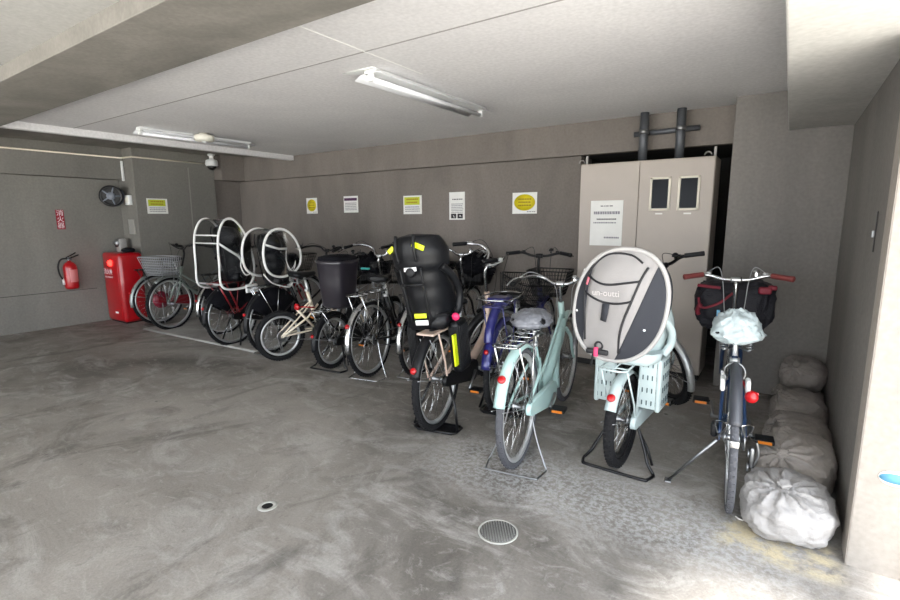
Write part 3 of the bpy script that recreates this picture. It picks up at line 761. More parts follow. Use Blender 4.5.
# left side equipment
RED = mat('red_enamel', (168, 8, 20), .35, 0, coat=.4)
T = thing('fire_extinguisher', 'red fire extinguisher hanging on the left wall', 'fire extinguisher', (-7.585, 2.49, .49))
MB().lathe([(0, 0), (.06, 0), (.073, .015), (.075, .04), (.075, .27), (.068, .305), (.045, .335), (.025, .345), (.022, .36), (0, .36)], n=28).build('cylinder', RED, T)
MB().lathe([(.0755, .09), (.0755, .25)], n=28, a0=-1.2, a1=1.2).build('label', mat('label_paper', (206, 130, 130), .6), T)
MB().tube([(0, 0, .355), (0, 0, .385)], .014, 10).box((0, 0, .39), (.03, .05, .03)).build('valve', CHROME, T)
MB().tube([(0, -.03, .39), (0, .05, .405), (0, .11, .43)], .008, 8).tube([(0, -.03, .40), (0, .04, .435), (0, .08, .46)], .007, 8).build('lever', BLKP, T)
MB().tube(catmull([(0, -.02, .39), (.01, -.09, .38), (.01, -.125, .30), (.01, -.12, .2), (0, -.09, .13)], 6), .010, 8).build('hose', RUB, T)
MB().tube([(0, -.09, .14), (0, -.08, .06)], [.010, .017], 10).build('nozzle', WHITEP, T)
MB().box((-.085, 0, .22), (.018, .06, .20)).build('wall_bracket', BLKM, T)
T = thing('extinguisher_sign', 'narrow red sign with white characters on the left wall above the extinguisher', 'sign', (-7.679, 2.485, 1.37), PI/2)
MB().box((0, -.003, 0), (.085, .005, .245)).build('plate', mat('sign_maroon', (150, 20, 44), .5), T)
for i, ch in enumerate('消火器'):
    words('character', ch, .078, mat('sign_white', (236, 224, 228), .6), T, (0, -.0065, .078-.078*i))
T = thing('hydrant_box', 'glossy red hydrant box standing on the floor against the pillar', 'hydrant box', (-7.40, 3.03, 0))
MB().rbox((0, 0, .475), (.50, .30, .92), .045).build('cabinet', RED, T)
MB().box((0, 0, .012), (.42, .24, .024)).build('plinth', BLKM, T)
MB().rbox((.0, -.151, .46), (.40, .008, .70), .003).build('door', RED, T)
words('writing', '消火栓', .085, mat('sign_white', (236, 224, 228), .6), T, (-.07, -.158, .68))
words('writing', 'FIRE HYDRANT', .034, mat('sign_white', (236, 224, 228), .6), T, (-.06, -.158, .61))
MB().box((.06, -.158, .14), (.08, .004, .025)).build('name_plate', PAPER, T)
em = bpy.data.materials.new('lit_red_lamp'); em.use_nodes = True; b = em.node_tree.nodes['Principled BSDF']
b.inputs['Base Color'].default_value = (.8, .01, .01, 1); b.inputs['Emission Color'].default_value = (1, .03, .02, 1); b.inputs['Emission Strength'].default_value = 6
MB().lathe([(.0, -.19), (.03, -.185), (.04, -.17), (.04, -.15)], (0, 0, 0), (0, 1, 0), 20).build('alarm_lamp', em, T, X=Matrix.Translation((.03, 0, .80)))
T = thing('alarm_bell', 'small grey bell unit standing on top of the red hydrant box', 'bell', (-7.50, 3.08, .935))
MB().rbox((0, .0, .09), (.12, .10, .18), .02).build('case', mat('equipment_grey', (150, 148, 146), .5), T)
MB().lathe([(.0, -.085), (.04, -.08), (.055, -.055), (.055, -.045)], (0, 0, .12), (0, 1, 0), 20).build('gong', STEEL, T)
T = thing('cloth_bundle', 'small black bundle lying on top of the red hydrant box', 'bundle', (-7.27, 3.06, .935))
MB().ell((0, 0, .03), (.10, .08, .035), 16, 8).build('black_bundle', BLKC, T)
T = thing('hose_reel', 'grey and black cable reel fixed beside the pillar above the red box', 'reel', (-7.51, 3.04, 1.675), 0)
X90 = Matrix.Rotation(rad(-35), 4, 'Z')
b = MB()
for i in range(7):
    rr = .108+.01*(i % 3); b.tube([V((-.05+.016*i, math.cos(t*PI/14)*rr, math.sin(t*PI/14)*rr)) for t in range(28)], .0095, 6, closed=True)
b.build('coiled_hose', mat('blue_grey_hose', (74, 80, 92), .5), T, X90)
MB().lathe([(.138, .06), (.138, .068), (.10, .068), (.10, .06)], axis=(1, 0, 0), n=28).build('flange', BLKM, T, X90)
b = MB()
for k in range(5): b.tube([(.062, 0, 0), (.062, math.cos(k*2*PI/5)*.115, math.sin(k*2*PI/5)*.115)], .010, 6)
b.lathe([(.05, .05), (.05, .085), (0, .085)], axis=(1, 0, 0), n=18).tube([(0, 0, 0), (-.12, 0, 0), (-.185, -.06, 0)], .03, 10)
b.build('spokes_and_hub', mat('hub_grey', (120, 126, 136), .4), T, X90)
T = thing('switch_box', 'small white switch box on the pillar beside the hose reel', 'switch', (-7.38, 3.199, 1.625))
MB().rbox((0, -.022, 0), (.12, .044, .13), .008).build('case', WHITEP, T)
for s in (-1, 1): MB().box((s*.025, -.047, 0), (.03, .008, .07)).build('rocker', mat('cream_plastic', (222, 220, 208), .45), T)
T = thing('cover_plate', 'grey blank cover plate on the pillar below the switch box', 'cover plate', (-7.39, 3.199, 1.27))
MB().rbox((0, -.008, 0), (.17, .016, .20), .004).build('plate', mat('plate_grey', (150, 148, 143), .5), T)
for s in (-1, 1): MB().lathe([(.006, 0), (.006, .003), (0, .004)], (s*.06, -.016, 0), (0, -1, 0), 8).build('screw', STEEL, T)
T = thing('door_pull', 'small recessed metal pull plate on the right wall', 'handle', (.301, 2.74, 1.29), 0)
MB().box((-.002, 0, 0), (.004, .025, .17)).build('plate', mat('dark_plate', (64, 62, 62), .5, .4), T, bevel=.002)
MB().rbox((-.008, 0, -.01), (.012, .012, .03), .003).build('knob', STEEL, T)
T = thing('wall_sticker', 'torn blue oval sticker on the pale end of the right wall', 'sticker', (.405, 2.325, .395), 0)
MB().lathe([(0, 0), (1, 0), (1, .0015), (0, .0015)], (0, 0, 0), (0, -1, 0), 28).build('backing', PAPER, T, X=Matrix.Diagonal((.050, 1, .030, 1)))
MB().lathe([(0, 0), (1, 0), (1, .0015), (0, .0015)], (0, -.0018, 0), (0, -1, 0), 28).build('blue_oval', mat('sticker_blue', (84, 140, 170), .6), T, X=Matrix.Diagonal((.048, 1, .019, 1)))

# drain covers
T = thing('drain_cover', 'round ribbed grey drain cover set in the floor', 'drain cover', (-.94, 1.745, 0), rad(35))
IRON = mat('cast_iron', (120, 120, 118), .6, .5, .3, 120)
MB().lathe([(.088, .0), (.088, .004), (.080, .005), (.080, .0)], n=40).build('rim', mat('pale_cement_ring', (168, 168, 162), .8), T)
MB().lathe([(0, .001), (.079, .001), (.079, .003), (0, .003)], n=40).build('plate', IRON, T)
b = MB()
for i in range(-6, 7):
    L = math.sqrt(max(.074**2-(i*.0115)**2, 0)); b.box((i*.0115, 0, .0045), (.0055, 2*L, .003))
b.build('ribs', mat('worn_iron', (150, 150, 148), .5, .6), T)
T = thing('floor_socket', 'small round open hole with a pale worn rim in the floor', 'hole', (-1.95, 1.305, 0))
MB().lathe([(.026, .0005), (.026, .004), (.042, .003), (.046, .0005)], n=28).build('rim', mat('pale_cement_ring', (168, 168, 162), .8), T)
MB().lathe([(0, .0012), (.0262, .0015)], n=24).build('hole', mat('hole_black', (12, 12, 12), .9), T)
# ------------------------------------------------------------------ child seats and rain covers
def interp(tab, z):
    for (a, *p), (b, *q) in zip(tab, tab[1:]):
        if a <= z <= b:
            t = (z-a)/(b-a); t = t*t*(3-2*t); return [u+(v-u)*t for u, v in zip(p, q)]
    return tab[-1][1:] if z > tab[-1][0] else tab[0][1:]

def child_seat(B, m, X=None, tilt=0., head=True, guards=True, marks=False, name='child_seat', base_mat=None, sc3=(1, 1, 1), dx=0.):
    T = B['T']; z0 = B['rz']
    Q = Matrix.Translation((dx, -tilt*.009, z0)) @ Matrix.Rotation(rad(tilt), 4, 'X') @ Matrix.Diagonal((*sc3, 1))
    # height: half width, wing depth, back x
    tab = [(.02, .125, .16, -.05), (.10, .15, .22, -.08), (.24, .155, .20, -.11), (.34, .15, .16, -.135), (.38, .145, .13, -.14), (.405, .182, .18, -.165), (.50, .19, .18, -.18), (.55, .17, .17, -.178), (.585, .15, .13, -.165), (.60, .10, .08, -.15), (.605, .04, .03, -.13)]
    if not head: tab = [(.02, .13, .16, -.05), (.10, .165, .22, -.08), (.22, .18, .22, -.11), (.34, .17, .16, -.13), (.40, .08, .06, -.12)]
    g = []; n = 30; zt = tab[-1][0]
    for i in range(n+1):
        z = .02+(zt-.02)*i/n; w, d, xb = interp(tab, z); row = []
        for k in range(21):
            u = -1+2*k/20; a = u*rad(100)
            row.append(V((xb+d*(1-math.cos(a))*.85-.012*math.cos(a*2.2), -w*math.sin(a)/1.0, z)))
        g.append(row)
    S = MB().sheet(g, .02)
    S.rings([[V((x, y*s, z)) for x, y in ((.17, -.10), (.19, 0), (.17, .10), (0, .13), (-.04, .12), (-.06, 0), (-.04, -.12), (0, -.13))] for z, s in ((.0, .9), (.03, 1.05), (.10, 1.15))])
    for s in (-1, 1):      # arm loops with an open middle
        S.tube(catmull([(-.06, s*.155, .40), (.02, s*.185, .33), (.09, s*.192, .22), (.08, s*.175, .11), (.02, s*.15, .06)], 6), .024, 10)
        S.tube([(.12, s*.19, .20), (.24, s*.10, .22)], .016, 8)
    o = S.build(name, m, T, Q)
    R = MB()
    for s in (-1, 1):
        R.tube(catmull([(-.10, s*.065, .06), (-.145, s*.07, .25), (-.17, s*.07, .40)], 5), .008, 8)
        R.tube(catmull([(-.195, s*.06, .44), (-.215, s*.062, .52), (-.20, s*.06, .60)], 5), .009, 8)
    R.tube([(-.17, -.075, .30), (-.17, .075, .30)], .008, 6)
    R.lathe([(.03, 0), (.03, .012), (.02, .016), (0, .016)], (-.168, .0, .375), (-1, 0, 0), 20)
    R.build('moulded_rib', m, o, Q)
    if guards:
        for s in (-1, 1):
            gx = .11; G = MB().rbox((gx, s*.15, -.13), (.17, .075, .34), .03)
            for k in range(6): G.rbox((gx-.088, s*.15-.025+.01*k, -.13), (.012, .006, .26), .002)
            for k in range(6): G.rbox((gx-.06+.024*k, s*.188, -.13), (.010, .008, .27), .003)
            G.build('foot_guard', base_mat or m, o, Q)
    if marks:
        for (y, z, w, h, r, mm, x) in ((.14, .52, .05, .03, -35, YELR, -.135), (-.08, .53, .085, .032, 25, YELR, -.192), (.0, .395, .085, .026, 0, WHTR, -.172), (-.0, .10, .085, .03, 0, YELR, -.105), (.0, .055, .09, .032, 0, WHTR, -.095)):
            MB().rbox((0, 0, 0), (.008, w, h), .004).build('reflector', mm, o, Q @ Matrix.Translation((x, y, z)) @ Matrix.Rotation(rad(r), 4, 'X'))
        MB().rbox((-.03, -.200, -.14), (.05, .012, .20), .002, Matrix.Rotation(rad(0), 3, 'Z')).build('reflector', YELR, o, Q @ Matrix.Translation((.02, .03, 0)))
        for y, z in ((-.185, .07),):
            MB().lathe([(.024, 0), (.026, .012), (.018, .02), (0, .02)], (0, 0, 0), (-1, 0, 0), 16).build('buckle_button', PINK, o, Q @ Matrix.Translation((.02, y, z)))
    return o, Q

PIPING = mat('white_piping', (226, 226, 224), .5)
CLEAR = bpy.data.materials.new('clear_vinyl'); CLEAR.use_nodes = True
_n = CLEAR.node_tree.nodes; _l = CLEAR.node_tree.links.new; _n.remove(_n['Principled BSDF'])
_t = _n.new('ShaderNodeBsdfTransparent'); _t.inputs[0].default_value = (.86, .87, .88, 1); _g = _n.new('ShaderNodeBsdfGlossy'); _g.inputs['Roughness'].default_value = .12
_x = _n.new('ShaderNodeMixShader'); _f = _n.new('ShaderNodeFresnel'); _f.inputs[0].default_value = 1.35
_l(_f.outputs[0], _x.inputs[0]); _l(_t.outputs[0], _x.inputs[1]); _l(_g.outputs[0], _x.inputs[2]); _l(_x.outputs[0], _n['Material Output'].inputs['Surface'])

def clear_cover(B, prof, hw, tilt=0., bars=((.0, .62),), z0=None, lower_hw=None):
    """see-through rain cover: side outline prof in (x, z), white piping round both sides"""
    T = B['T']; z0 = B['rz'] if z0 is None else z0
    Q = Matrix.Translation((0, 0, z0)) @ Matrix.Rotation(rad(tilt), 4, 'X')
    P = catmull([(x, 0, z) for x, z in prof], 6, closed=True); n = len(P)
    S = MB(); zc = sum(p.z for p in P)/n; xc = sum(p.x for p in P)/n
    S.rings([[p+V((0, y, 0)) for p in P] for y in (-hw, -hw*.33, hw*.33, hw)], cap0=False, cap1=False)
    for s in (-1, 1):
        S.rings([[V((xc+(p.x-xc)*k, s*(hw+.03*(1-k*k)), zc+(p.z-zc)*k)) for p in P] for k in (1., .8, .5, .2, .02)], cap0=False, cap1=False)
    o = S.build('rain_cover', CLEAR, T, Q)
    R = MB()
    for s in (-1, 1): R.tube([p+V((0, s*hw, 0)) for p in P], .012, 8, closed=True)
    R.build('piping', PIPING, o, Q)
    return o, Q, P

# ------------------------------------------------------------------ the bicycles, from the right
G_ROW = 'bicycles parked along the back wall'
B1 = bicycle('bicycle', 'blue framed bicycle with maroon grips and a white bag over the saddle, rightmost', -.130, 2.545, 95.5, lean=-1.5, R=.335, tr=.0165, wb=1.09, frame_mat=BLUEP, style='mixte', tyre=TYREG, rim=ALU,
             seat_z=.80, seat_x=.22, bar='flat', bar_w=.275, bar_z=.985, grip=DKRED, stand='side', chain='chain', fend=None, ffend=False, cable=CABLE, crank_a=10, basket=BLKM, basket_dx=-.02, lamp=False, group=G_ROW)
T = B1['T']
for s in (-1, 1): MB().rbox((-.02, s*.05, .60), (.07, .02, .06), .009).build('white_guard', WHITEP, T)
MB().lathe([(0, 0), (.023, .0), (.027, .01), (.024, .022), (0, .026)], (-.09, -.062, .575), (-1, 0, 0), 20).tube([(-.08, -.085, .585), (.05, -.05, .56), (.16, -.02, .60)], .006, 6).build('tail_lamp', REDR, T)
F = fender('rear_fender', T, (0, .335), .352, 60, 150, .05, mat('dark_mudguard', (60, 62, 68), .45), None, (150,))
MB().tube(catmull([(-.0, .055, .335), (-.20, .07, .48), (-.28, .0, .50), (-.20, -.07, .48), (0, -.055, .335)], 6), .0035, 6).rbox((-.335, 0, .44), (.01, .035, .03), .004).build('fender_stay', CHROME, T)
d = MB()
d.tube(catmull([(0, -.10, .33), (.0, -.11, .27), (.01, -.09, .20)], 4), .006, 6).rbox((.01, -.085, .25), (.03, .02, .10), .008).lathe([(.02, -.004), (.02, .004)], (.01, -.07, .20), (0, 1, 0), 12).lathe([(.02, -.004), (.02, .004)], (.015, -.07, .265), (0, 1, 0), 12)
d.build('derailleur', STEEL, T)

B2 = bicycle('electric_bicycle', 'pale mint electric bicycle with a grey hooded child seat cover and black stand', -.668, 2.66, 88.3, R=.26, Rf=.285, tr=.029, wb=1.13, frame_mat=MINTP, style='low', tyre=TYRE, rim=RIMBLK,
             fend=MINTP, ffend=ALU, fw=.062, bar='flat', bar_w=.27, bar_z=1.04, bar_mat=BLKM, grip=BLKP, steer=48, stand='heavy', stand_mat=BLKM, rack=MINTP, rack_z=.60, seat_z=.80, seat_x=.34, crank_a=-14, fa1=152, ra=139, rr_=.022, cat='electric bicycle', group=G_ROW)
B3 = bicycle('bicycle', 'mint green city bicycle with a grey covered saddle and chrome handlebar', -1.142, 2.355, 98, lean=-.8, R=.33, tr=.0195, wb=1.12, frame_mat=MINT, style='step', tyre=TYREG, rim=ALU,
             fend=MINT, fw=.062, bar='swept', bar_w=.27, bar_z=.905, tube_r=.031, rr_=.022, rack=CHROME, stand='center', stand_mat=STEEL, seat_z=.775, seat_x=.25, crank_a=12, cable=CABLE, rack_z=.72, ra=139, fa1=162, group=G_ROW)
B5 = bicycle('electric_bicycle', 'navy blue electric bicycle with a chrome rear hoop, behind the mint bicycle', -1.58, 2.97, 98.5, R=.33, tr=.021, wb=1.12, frame_mat=NAVYP, style='low', tyre=TYRE, rim=RIM,
             fend=NAVYP, fw=.07, bar='flat', bar_w=.27, bar_z=1.045, bar_mat=BLKM, rack=NAVYP, basket=BLKM, nv=12, nh=7, stand='plate', stand_mat=BLKM, seat_z=.80, cat='electric bicycle', group=G_ROW, ra=150, fa1=168, rack_z=.79, case_mat=BLKP)
T = B5['T']; z = B5['rz']
MB().tube([V((a, b, z+.045)) for a, b in ((-.25, -.06), (-.22, -.105), (-.05, -.12), (.14, -.10), (.18, -.04), (.18, .04), (.14, .10), (-.05, .12), (-.22, .105), (-.25, .06))], .0055, 8, closed=True).tube([(-.1, .11, z+.045), (-.1, .07, z)], .004, 6).tube([(-.1, -.11, z+.045), (-.1, -.07, z)], .004, 6).build('rack_hoop', CHROME, T)
MB().tube(catmull([(-.27, 0, .56), (-.24, 0, .66), (-.12, 0, z-.02), (.02, 0, z+.005), (.3, 0, z-.0)], 5), .032, 12).build('carrier_spine', NAVYP, T)
MB().rbox((.0, .03, z+.02), (.16, .12, .03), .01).build('carrier_plate', NAVYP, T)
B6 = bicycle('electric_bicycle', 'champagne electric bicycle carrying a big black child seat with yellow reflectors', -1.80, 2.50, 100, R=.33, tr=.024, wb=1.12, frame_mat=BEIGE, style='low', tyre=TYRE, rim=RIM,
             fend=BLKP, fw=.07, bar='up', bar_w=.25, bar_z=1.0, bar_mat=CHROME, grip=BLKP, steer=-42, rack=BEIGE, basket=BLKP, nv=13, nh=5, basket_dx=.0, stand='plate', stand_mat=BLKM, seat_z=.80, seat_x=.34, rack_z=.66, rack_plate=True, case_mat=BLKP, ra=156, fa1=164, rr_=.02, cat='electric bicycle', group=G_ROW, fork_mat=BEIGE)
child_seat(B6, BLKP, tilt=-6, marks=True)
B7 = bicycle('bicycle', 'black city bicycle with bright silver mudguard and rear rack, left of the child seat', -2.92, 3.07, 99, lean=-1, R=.33, wb=1.11, frame_mat=BLKM, style='step', fend=CHROME, rack=CHROME, basket=BLKM, stand='center', stand_mat=CHROME, bar='up', bar_z=.99,
             bar_mat=BLKM, fork_mat=CHROME, reflector=-8, chain='chain', rr_=.02, group=G_ROW, nsp=32, basket_solid=True)
B8 = bicycle('bicycle', 'dark bicycle with silver mudguard, mostly hidden behind the black child seat', -2.58, 3.31, 98, R=.33, wb=1.11, frame_mat=BLKM, style='step', fend=CHROME, rack=BLKM, basket=BLKM, stand='center', bar='swept', bar_z=1.0, bar_mat=CHROME, group=G_ROW, reflector=-10, guard=True, basket_solid=True)
B9 = bicycle('bicycle', 'small wheeled bicycle with a tall black bin on its rear rack', -3.38, 3.05, 98, R=.255, tr=.023, wb=1.02, frame_mat=BLKM, style='low', fend=BLKP, rack=CHROME, rack_z=.56, basket=BLKM, stand='heavy', stand_mat=BLKM, bar='up', bar_z=.98, bar_mat=CHROME,
             seat_x=.34, group=G_ROW)
T = B9['T']
g = MB()
def bin_ring(z, a, b_, x0=.02, y0=-.075): return [V((x0+math.copysign(abs(math.cos(t))**.5, math.cos(t))*a, y0+math.copysign(abs(math.sin(t))**.5, math.sin(t))*b_, z)) for t in [2*PI*i/32 for i in range(32)]]
g.rings([bin_ring(.575, .11, .10), bin_ring(.60, .13, .115), bin_ring(.80, .145, .135), bin_ring(.97, .16, .15), bin_ring(1.0, .17, .16), bin_ring(1.0, .158, .148), bin_ring(.80, .135, .125), bin_ring(.62, .12, .105)])
o = g.build('rear_bin', mat('dark_violet_plastic', (36, 33, 40), .3, 0, coat=.3), T)
MB().rings([bin_ring(.995, .155, .145), bin_ring(1.03, .145, .135), bin_ring(1.045, .09, .08)]).build('bin_cover', BLKC, o)
MB().lathe([(0, 0), (.03, 0), (.026, .016), (0, .02)], (-.26, .16, .60), (-1, 0, 0), 18).tube([(-.25, .16, .6), (-.13, .08, .58)], .006, 6).build('tail_reflector', REDR, T)
MB().rbox((.62, .06, .86), (.03, .10, .02), .006).build('teal_strap', mat('teal_tape', (60, 176, 170), .5), T)
B10 = bicycle('folding_bicycle', 'cream folding bicycle with small thick tyred wheels', -3.99, 2.94, 74, R=.245, tr=.027, wb=.98, frame_mat=CREAM, style='fold', fend=None, ffend=False, stand='side', chain='chain', bar='flat', bar_z=.97, bar_mat=BLKM, rim=ALU, rack=None, basket=BLKM, basket_solid=True,
              cat='folding bicycle', group=G_ROW, seat_z=.82, seat_x=.26, steer=20, crank_a=-60)
MB().tube([(.0, -.06, .245), (.26, -.06, .40), (.38, -.045, .52)], .011, 8).tube([(.15, -.06, .50), (.32, -.05, .30)], .014, 8).build('rear_triangle_brace', CREAM, B10['T'])
B11 = bicycle('bicycle', 'black child seat bicycle under the right hand of the two clear rain covers', -4.30, 3.08, 97, R=.33, wb=1.11, frame_mat=BLKM, style='step', fend=BLKP, rack=CHROME, basket=BLKM, stand='center', bar='swept', bar_z=1.0, bar_mat=BLKM, group=G_ROW, rack_z=.70, guard=True)
s_, q_ = child_seat(B11, BLKP, head=True, guards=False, sc3=(.8, .72, .86), dx=.05)
MB().tube([(-.19, .04, .70), (-.03, .06, .36)], .006, 6).tube([(-.13, .05, .70), (.01, .06, .36)], .006, 6).build('rack_strut', CHROME, B11['T'])
B12 = bicycle('bicycle', 'red framed child seat bicycle under the tall white edged rain cover', -4.94, 3.04, 95, R=.33, wb=1.10, frame_mat=REDP, style='step', fend=BLKP, ffend=BLKP, case_mat=BLKP, rack=REDP, stand='plate', stand_mat=BLKM, bar='swept', bar_z=1.0, bar_mat=BLKM, rim=RIM, group=G_ROW, rack_z=.70, guard=True)
child_seat(B12, BLKP, head=True, guards=False, sc3=(.8, .88, .98), dx=.03)
MB().tube([(-.20, -.07, .72), (-.02, -.075, .36)], .008, 6).tube([(-.10, -.07, .70), (.05, -.07, .36)], .008, 6).build('rack_strut', REDP, B12['T'])
B14 = bicycle('bicycle', 'dark bicycle with a small red tail lamp, left of the red framed bicycle', -5.50, 3.28, 95, R=.33, wb=1.10, frame_mat=BLKM, style='step', fend=CHROME, ffend=BLKP, rack=BLKM, basket=BLKM, stand='center', bar='swept', bar_z=.98, bar_mat=BLKM, group=G_ROW, guard=True)
MB().rbox((-.10, -.11, .63), (.03, .05, .035), .008).build('tail_lamp', REDR, B14['T'])
GREYW = mat('grey_wicker', (150, 152, 156), .6)
fr = (-6.30, 3.05); hd = -78; wb = 1.10
B13 = bicycle('bicycle', 'silver bicycle with a light grey basket, front wheel facing the camera, beside the red box', fr[0]-math.cos(rad(hd))*wb, fr[1]+.02-math.sin(rad(hd))*wb, hd, R=.33, wb=wb, frame_mat=mat('silver_green_paint', (150, 162, 156), .3, .5), style='step', fend=mat('silver_guard', (150, 156, 154), .35, .6), rack=BLKM, stand='center', bar='swept', bar_z=1.0, bar_mat=BLKM,
              group=G_ROW, lamp=False)
T = B13['T']; S = B13['S']
wire_basket('front_basket', T, B13['hb'].x+.22, .70, .22, .27, .30, .40, .22, GREYW, S, dx=.02, nv=11, nh=7, wr=.0028)
k = MB()
for s in (-1, 1):
    k.tube([(wb, s*.06, .33), (wb+.0, s*.10, .70)], .0055, 6).tube([(wb, s*.06, .33), (wb-.10, s*.07, .71)], .0055, 6)
k.build('basket_stay', STEEL, T, S)
B15 = bicycle('bicycle', 'silver bicycle with a maroon chain guard, between the red box and the grey basket', -6.80, 3.16, 93, R=.33, wb=1.10, frame_mat=GREYP, style='step', fend=mat('silver_guard', (150, 156, 154), .35, .6), rack=BLKM, stand='center', bar='swept', bar_z=.98, bar_mat=BLKM, group=G_ROW, case_mat=REDP)
MB().lathe([(0, 0), (.11, 0), (.11, .004), (0, .004)], (0, -.068, .33), (0, -1, 0), 28).build('wheel_disc', mat('maroon_disc', (120, 20, 44), .4), B15['T'])

# clear covers
cov, Q, P = clear_cover(B12, [(-.23, -.02), (-.245, .22), (-.235, .48), (-.16, .64), (-.05, .66), (.06, .55), (.14, .36), (.175, .14), (.12, -.02), (-.02, -.06)], .19, tilt=0)
R_ = MB().tube([(-.235, -.19, .42), (-.02, -.2, .28), (.16, -.19, .04)], .012, 8)
R_.tube([(-.23, -.19, .50), (-.23, .19, .50)], .008, 6).tube([(-.236, -.19, .42), (-.236, .19, .42)], .008, 6).tube([(-.23, -.19, 0), (-.23, .19, 0)], .010, 6)
R_.tube(catmull([(.02, -.215, .28), (-.02, -.225, .18), (.03, -.23, .08), (.12, -.22, .10)], 5), .007, 6)
R_.build('seam_tape', PIPING, cov, Q)
MB().rbox((.10, -.22, -.07), (.15, .03, .09), .014).build('buckle', PIPING, cov, Q)
cov, Q, P = clear_cover(B11, [(-.16, .18), (-.19, .34), (-.14, .49), (-.03, .56), (.11, .55), (.23, .46), (.30, .31), (.27, .18), (.13, .10), (-.04, .10)], .145, tilt=0)
R_ = MB().tube([(-.17, -.145, .42), (0, -.155, .37), (.28, -.145, .36)], .011, 8)
R_.tube(catmull([(-.2, -.14, .14), (-.1, -.15, .04), (.10, -.16, -.02), (.16, -.15, .02)], 5), .006, 6)
R_.tube(catmull([(.10, -.15, .36), (.08, -.165, .24), (.14, -.17, .14), (.2, -.16, .2), (.2, -.15, .35)], 5), .005, 6)
R_.build('seam_tape', PIPING, cov, Q)

# ------------------------------------------------------------------ mint electric bicycle: seat shell, leg panels and fabric hood
T = B2['T']
sh = MB(); g = []
tab = [(.60, .12, .18, -.05), (.66, .18, .24, -.08), (.78, .20, .24, -.10), (.92, .19, .18, -.12), (1.05, .15, .12, -.12)]
for i in range(22):
    z = .60+.45*i/21; w, d, xb = interp(tab, z)
    g.append([V((xb+d*(1-math.cos(a)), -w*math.sin(a), z)) for a in [rad(-100+200*k/20) for k in range(21)]])
sh.sheet(g, .018)
sh.rings([[V((x, y*s, z)) for x, y in ((.22, -.13), (.24, 0), (.22, .13), (-.02, .17), (-.09, .14), (-.10, 0), (-.09, -.14), (-.02, -.17))] for z, s in ((.605, .9), (.625, 1.05), (.67, 1.12))])
for s in (-1, 1): sh.tube(catmull([(-.05, s*.18, .86), (.02, s*.212, .79), (.05, s*.21, .71), (.03, s*.18, .65)], 6), .02, 10)
CS = sh.build('child_seat', MINTP, T)
for s in (-1, 1):
    p = MB(); p.rbox((.13, s*.165, .47), (.20, .026, .29), .010).rbox((.045, s*.122, .475), (.020, .115, .28), .008)
    q = p.mat(1)
    for r in range(4):
        for c_ in range(4): q.rbox((.0335, s*.122+(-.036+.024*c_), .37+.07*r), (.004, .006, .026), .0015)
        for c_ in range(4): q.rbox((.08+.04*c_, s*.1785, .37+.07*r), (.016, .004, .03), .0015)
    q.build('leg_panel', [MINTP, mat('slot_dark', (70, 84, 88), .7)], CS)
GREYF = mat('hood_grey_fabric', (140, 137, 136), .85, 0, .35, 300); DKF = mat('hood_charcoal_fabric', (40, 42, 49), .8, 0, .35, 300); TAPE = mat('hood_black_tape', (22, 22, 26), .6)
GPIPE = mat('hood_grey_piping', (158, 156, 154), .55)
zc, hb_, ha = .918, .285, .226
def halfw(z, side):
    t = max(-1, min(1, (z-zc)/hb_)); e = 2.25
    w = ha*max(0, 1-abs(t)**e)**(1/e)
    return w
def shift(z): return -.030*(z-zc)/hb_
def domex(y, z):
    rr = ((y/ha)**2+((z-zc)/hb_)**2); return -.17-.075*max(0, 1-rr)+.02*math.sin(9*z+4*y)*max(0, 1-rr)+.006*math.sin(31*y+7*z)*max(0, 1-rr)
def bL(z): return .152
def bR(z):
    t = (z-(zc-hb_))/(2*hb_); return -.016-.155*t**.8 if t > 0 else -.016
def hood_panel(name, f0, f1, m, cols=12):
    rows = []
    for i in range(41):
        th = -PI/2+PI*i/40; z = zc+hb_*math.sin(th)*.9995; w = halfw(z, 0); s = shift(z)
        a, b_ = max(-w, min(w, f0(z, w))), max(-w, min(w, f1(z, w)))
        rows.append([V((domex(a+(b_-a)*k/cols, z), a+(b_-a)*k/cols+s, z)) for k in range(cols+1)])
    return MB().sheet(rows, .004).build(name, m, HOOD)
rim = []
for i in range(64):
    t = 2*PI*i/64; z = zc+hb_*math.sin(t)*.9995; w = halfw(z, 0)*(1 if math.cos(t) >= 0 else -1); rim.append(V((-.17, w+shift(z), z)))
sec = []
for x, k, dz in ((-.17, 1, 0), (-.07, .97, .0), (.06, .88, -.01), (.20, .74, -.02), (.30, .52, -.03), (.35, .25, -.03), (.36, .02, -.03)):
    sec.append([V((x, p.y*k, zc+dz+(p.z-zc)*k)) for p in rim])
HOOD = MB().rings(sec, cap0=False).build('rain_hood', DKF, T)
hood_panel('hood_panel', lambda z, w: bR(z), lambda z, w: bL(z), GREYF, 16)
hood_panel('hood_panel', lambda z, w: -w, lambda z, w: bR(z), DKF)
hood_panel('hood_panel', lambda z, w: bL(z), lambda z, w: w, DKF)
MB().tube(rim, .012, 8, closed=True).build('piping', GPIPE, HOOD)
def hp(cx, cy, off=.005):
    y = -(cx-285)/1030; z = zc+.007-(cy-300)/1030; return V((domex(y-shift(z), z)-off, y, z))
tp = MB()
for pts in ([(125, 150), (160, 172), (210, 190), (260, 192), (330, 180), (398, 168)], [(113, 238), (150, 258), (200, 278), (250, 288), (310, 284), (362, 270)]):
    tp.tube(catmull([hp(*p) for p in pts], 6), .006, 6)
tp.tube(catmull([hp(*p) for p in [(118, 500), (120, 400), (116, 300), (116, 220), (128, 150), (160, 95), (215, 48), (280, 36), (350, 46), (400, 80)]], 6), .0055, 6)
tp.tube(catmull([hp(*p) for p in [(426, 100), (400, 160), (362, 275), (330, 370), (312, 450), (303, 550)]], 6), .006, 6)
tp.build('seam_tape', TAPE, HOOD)
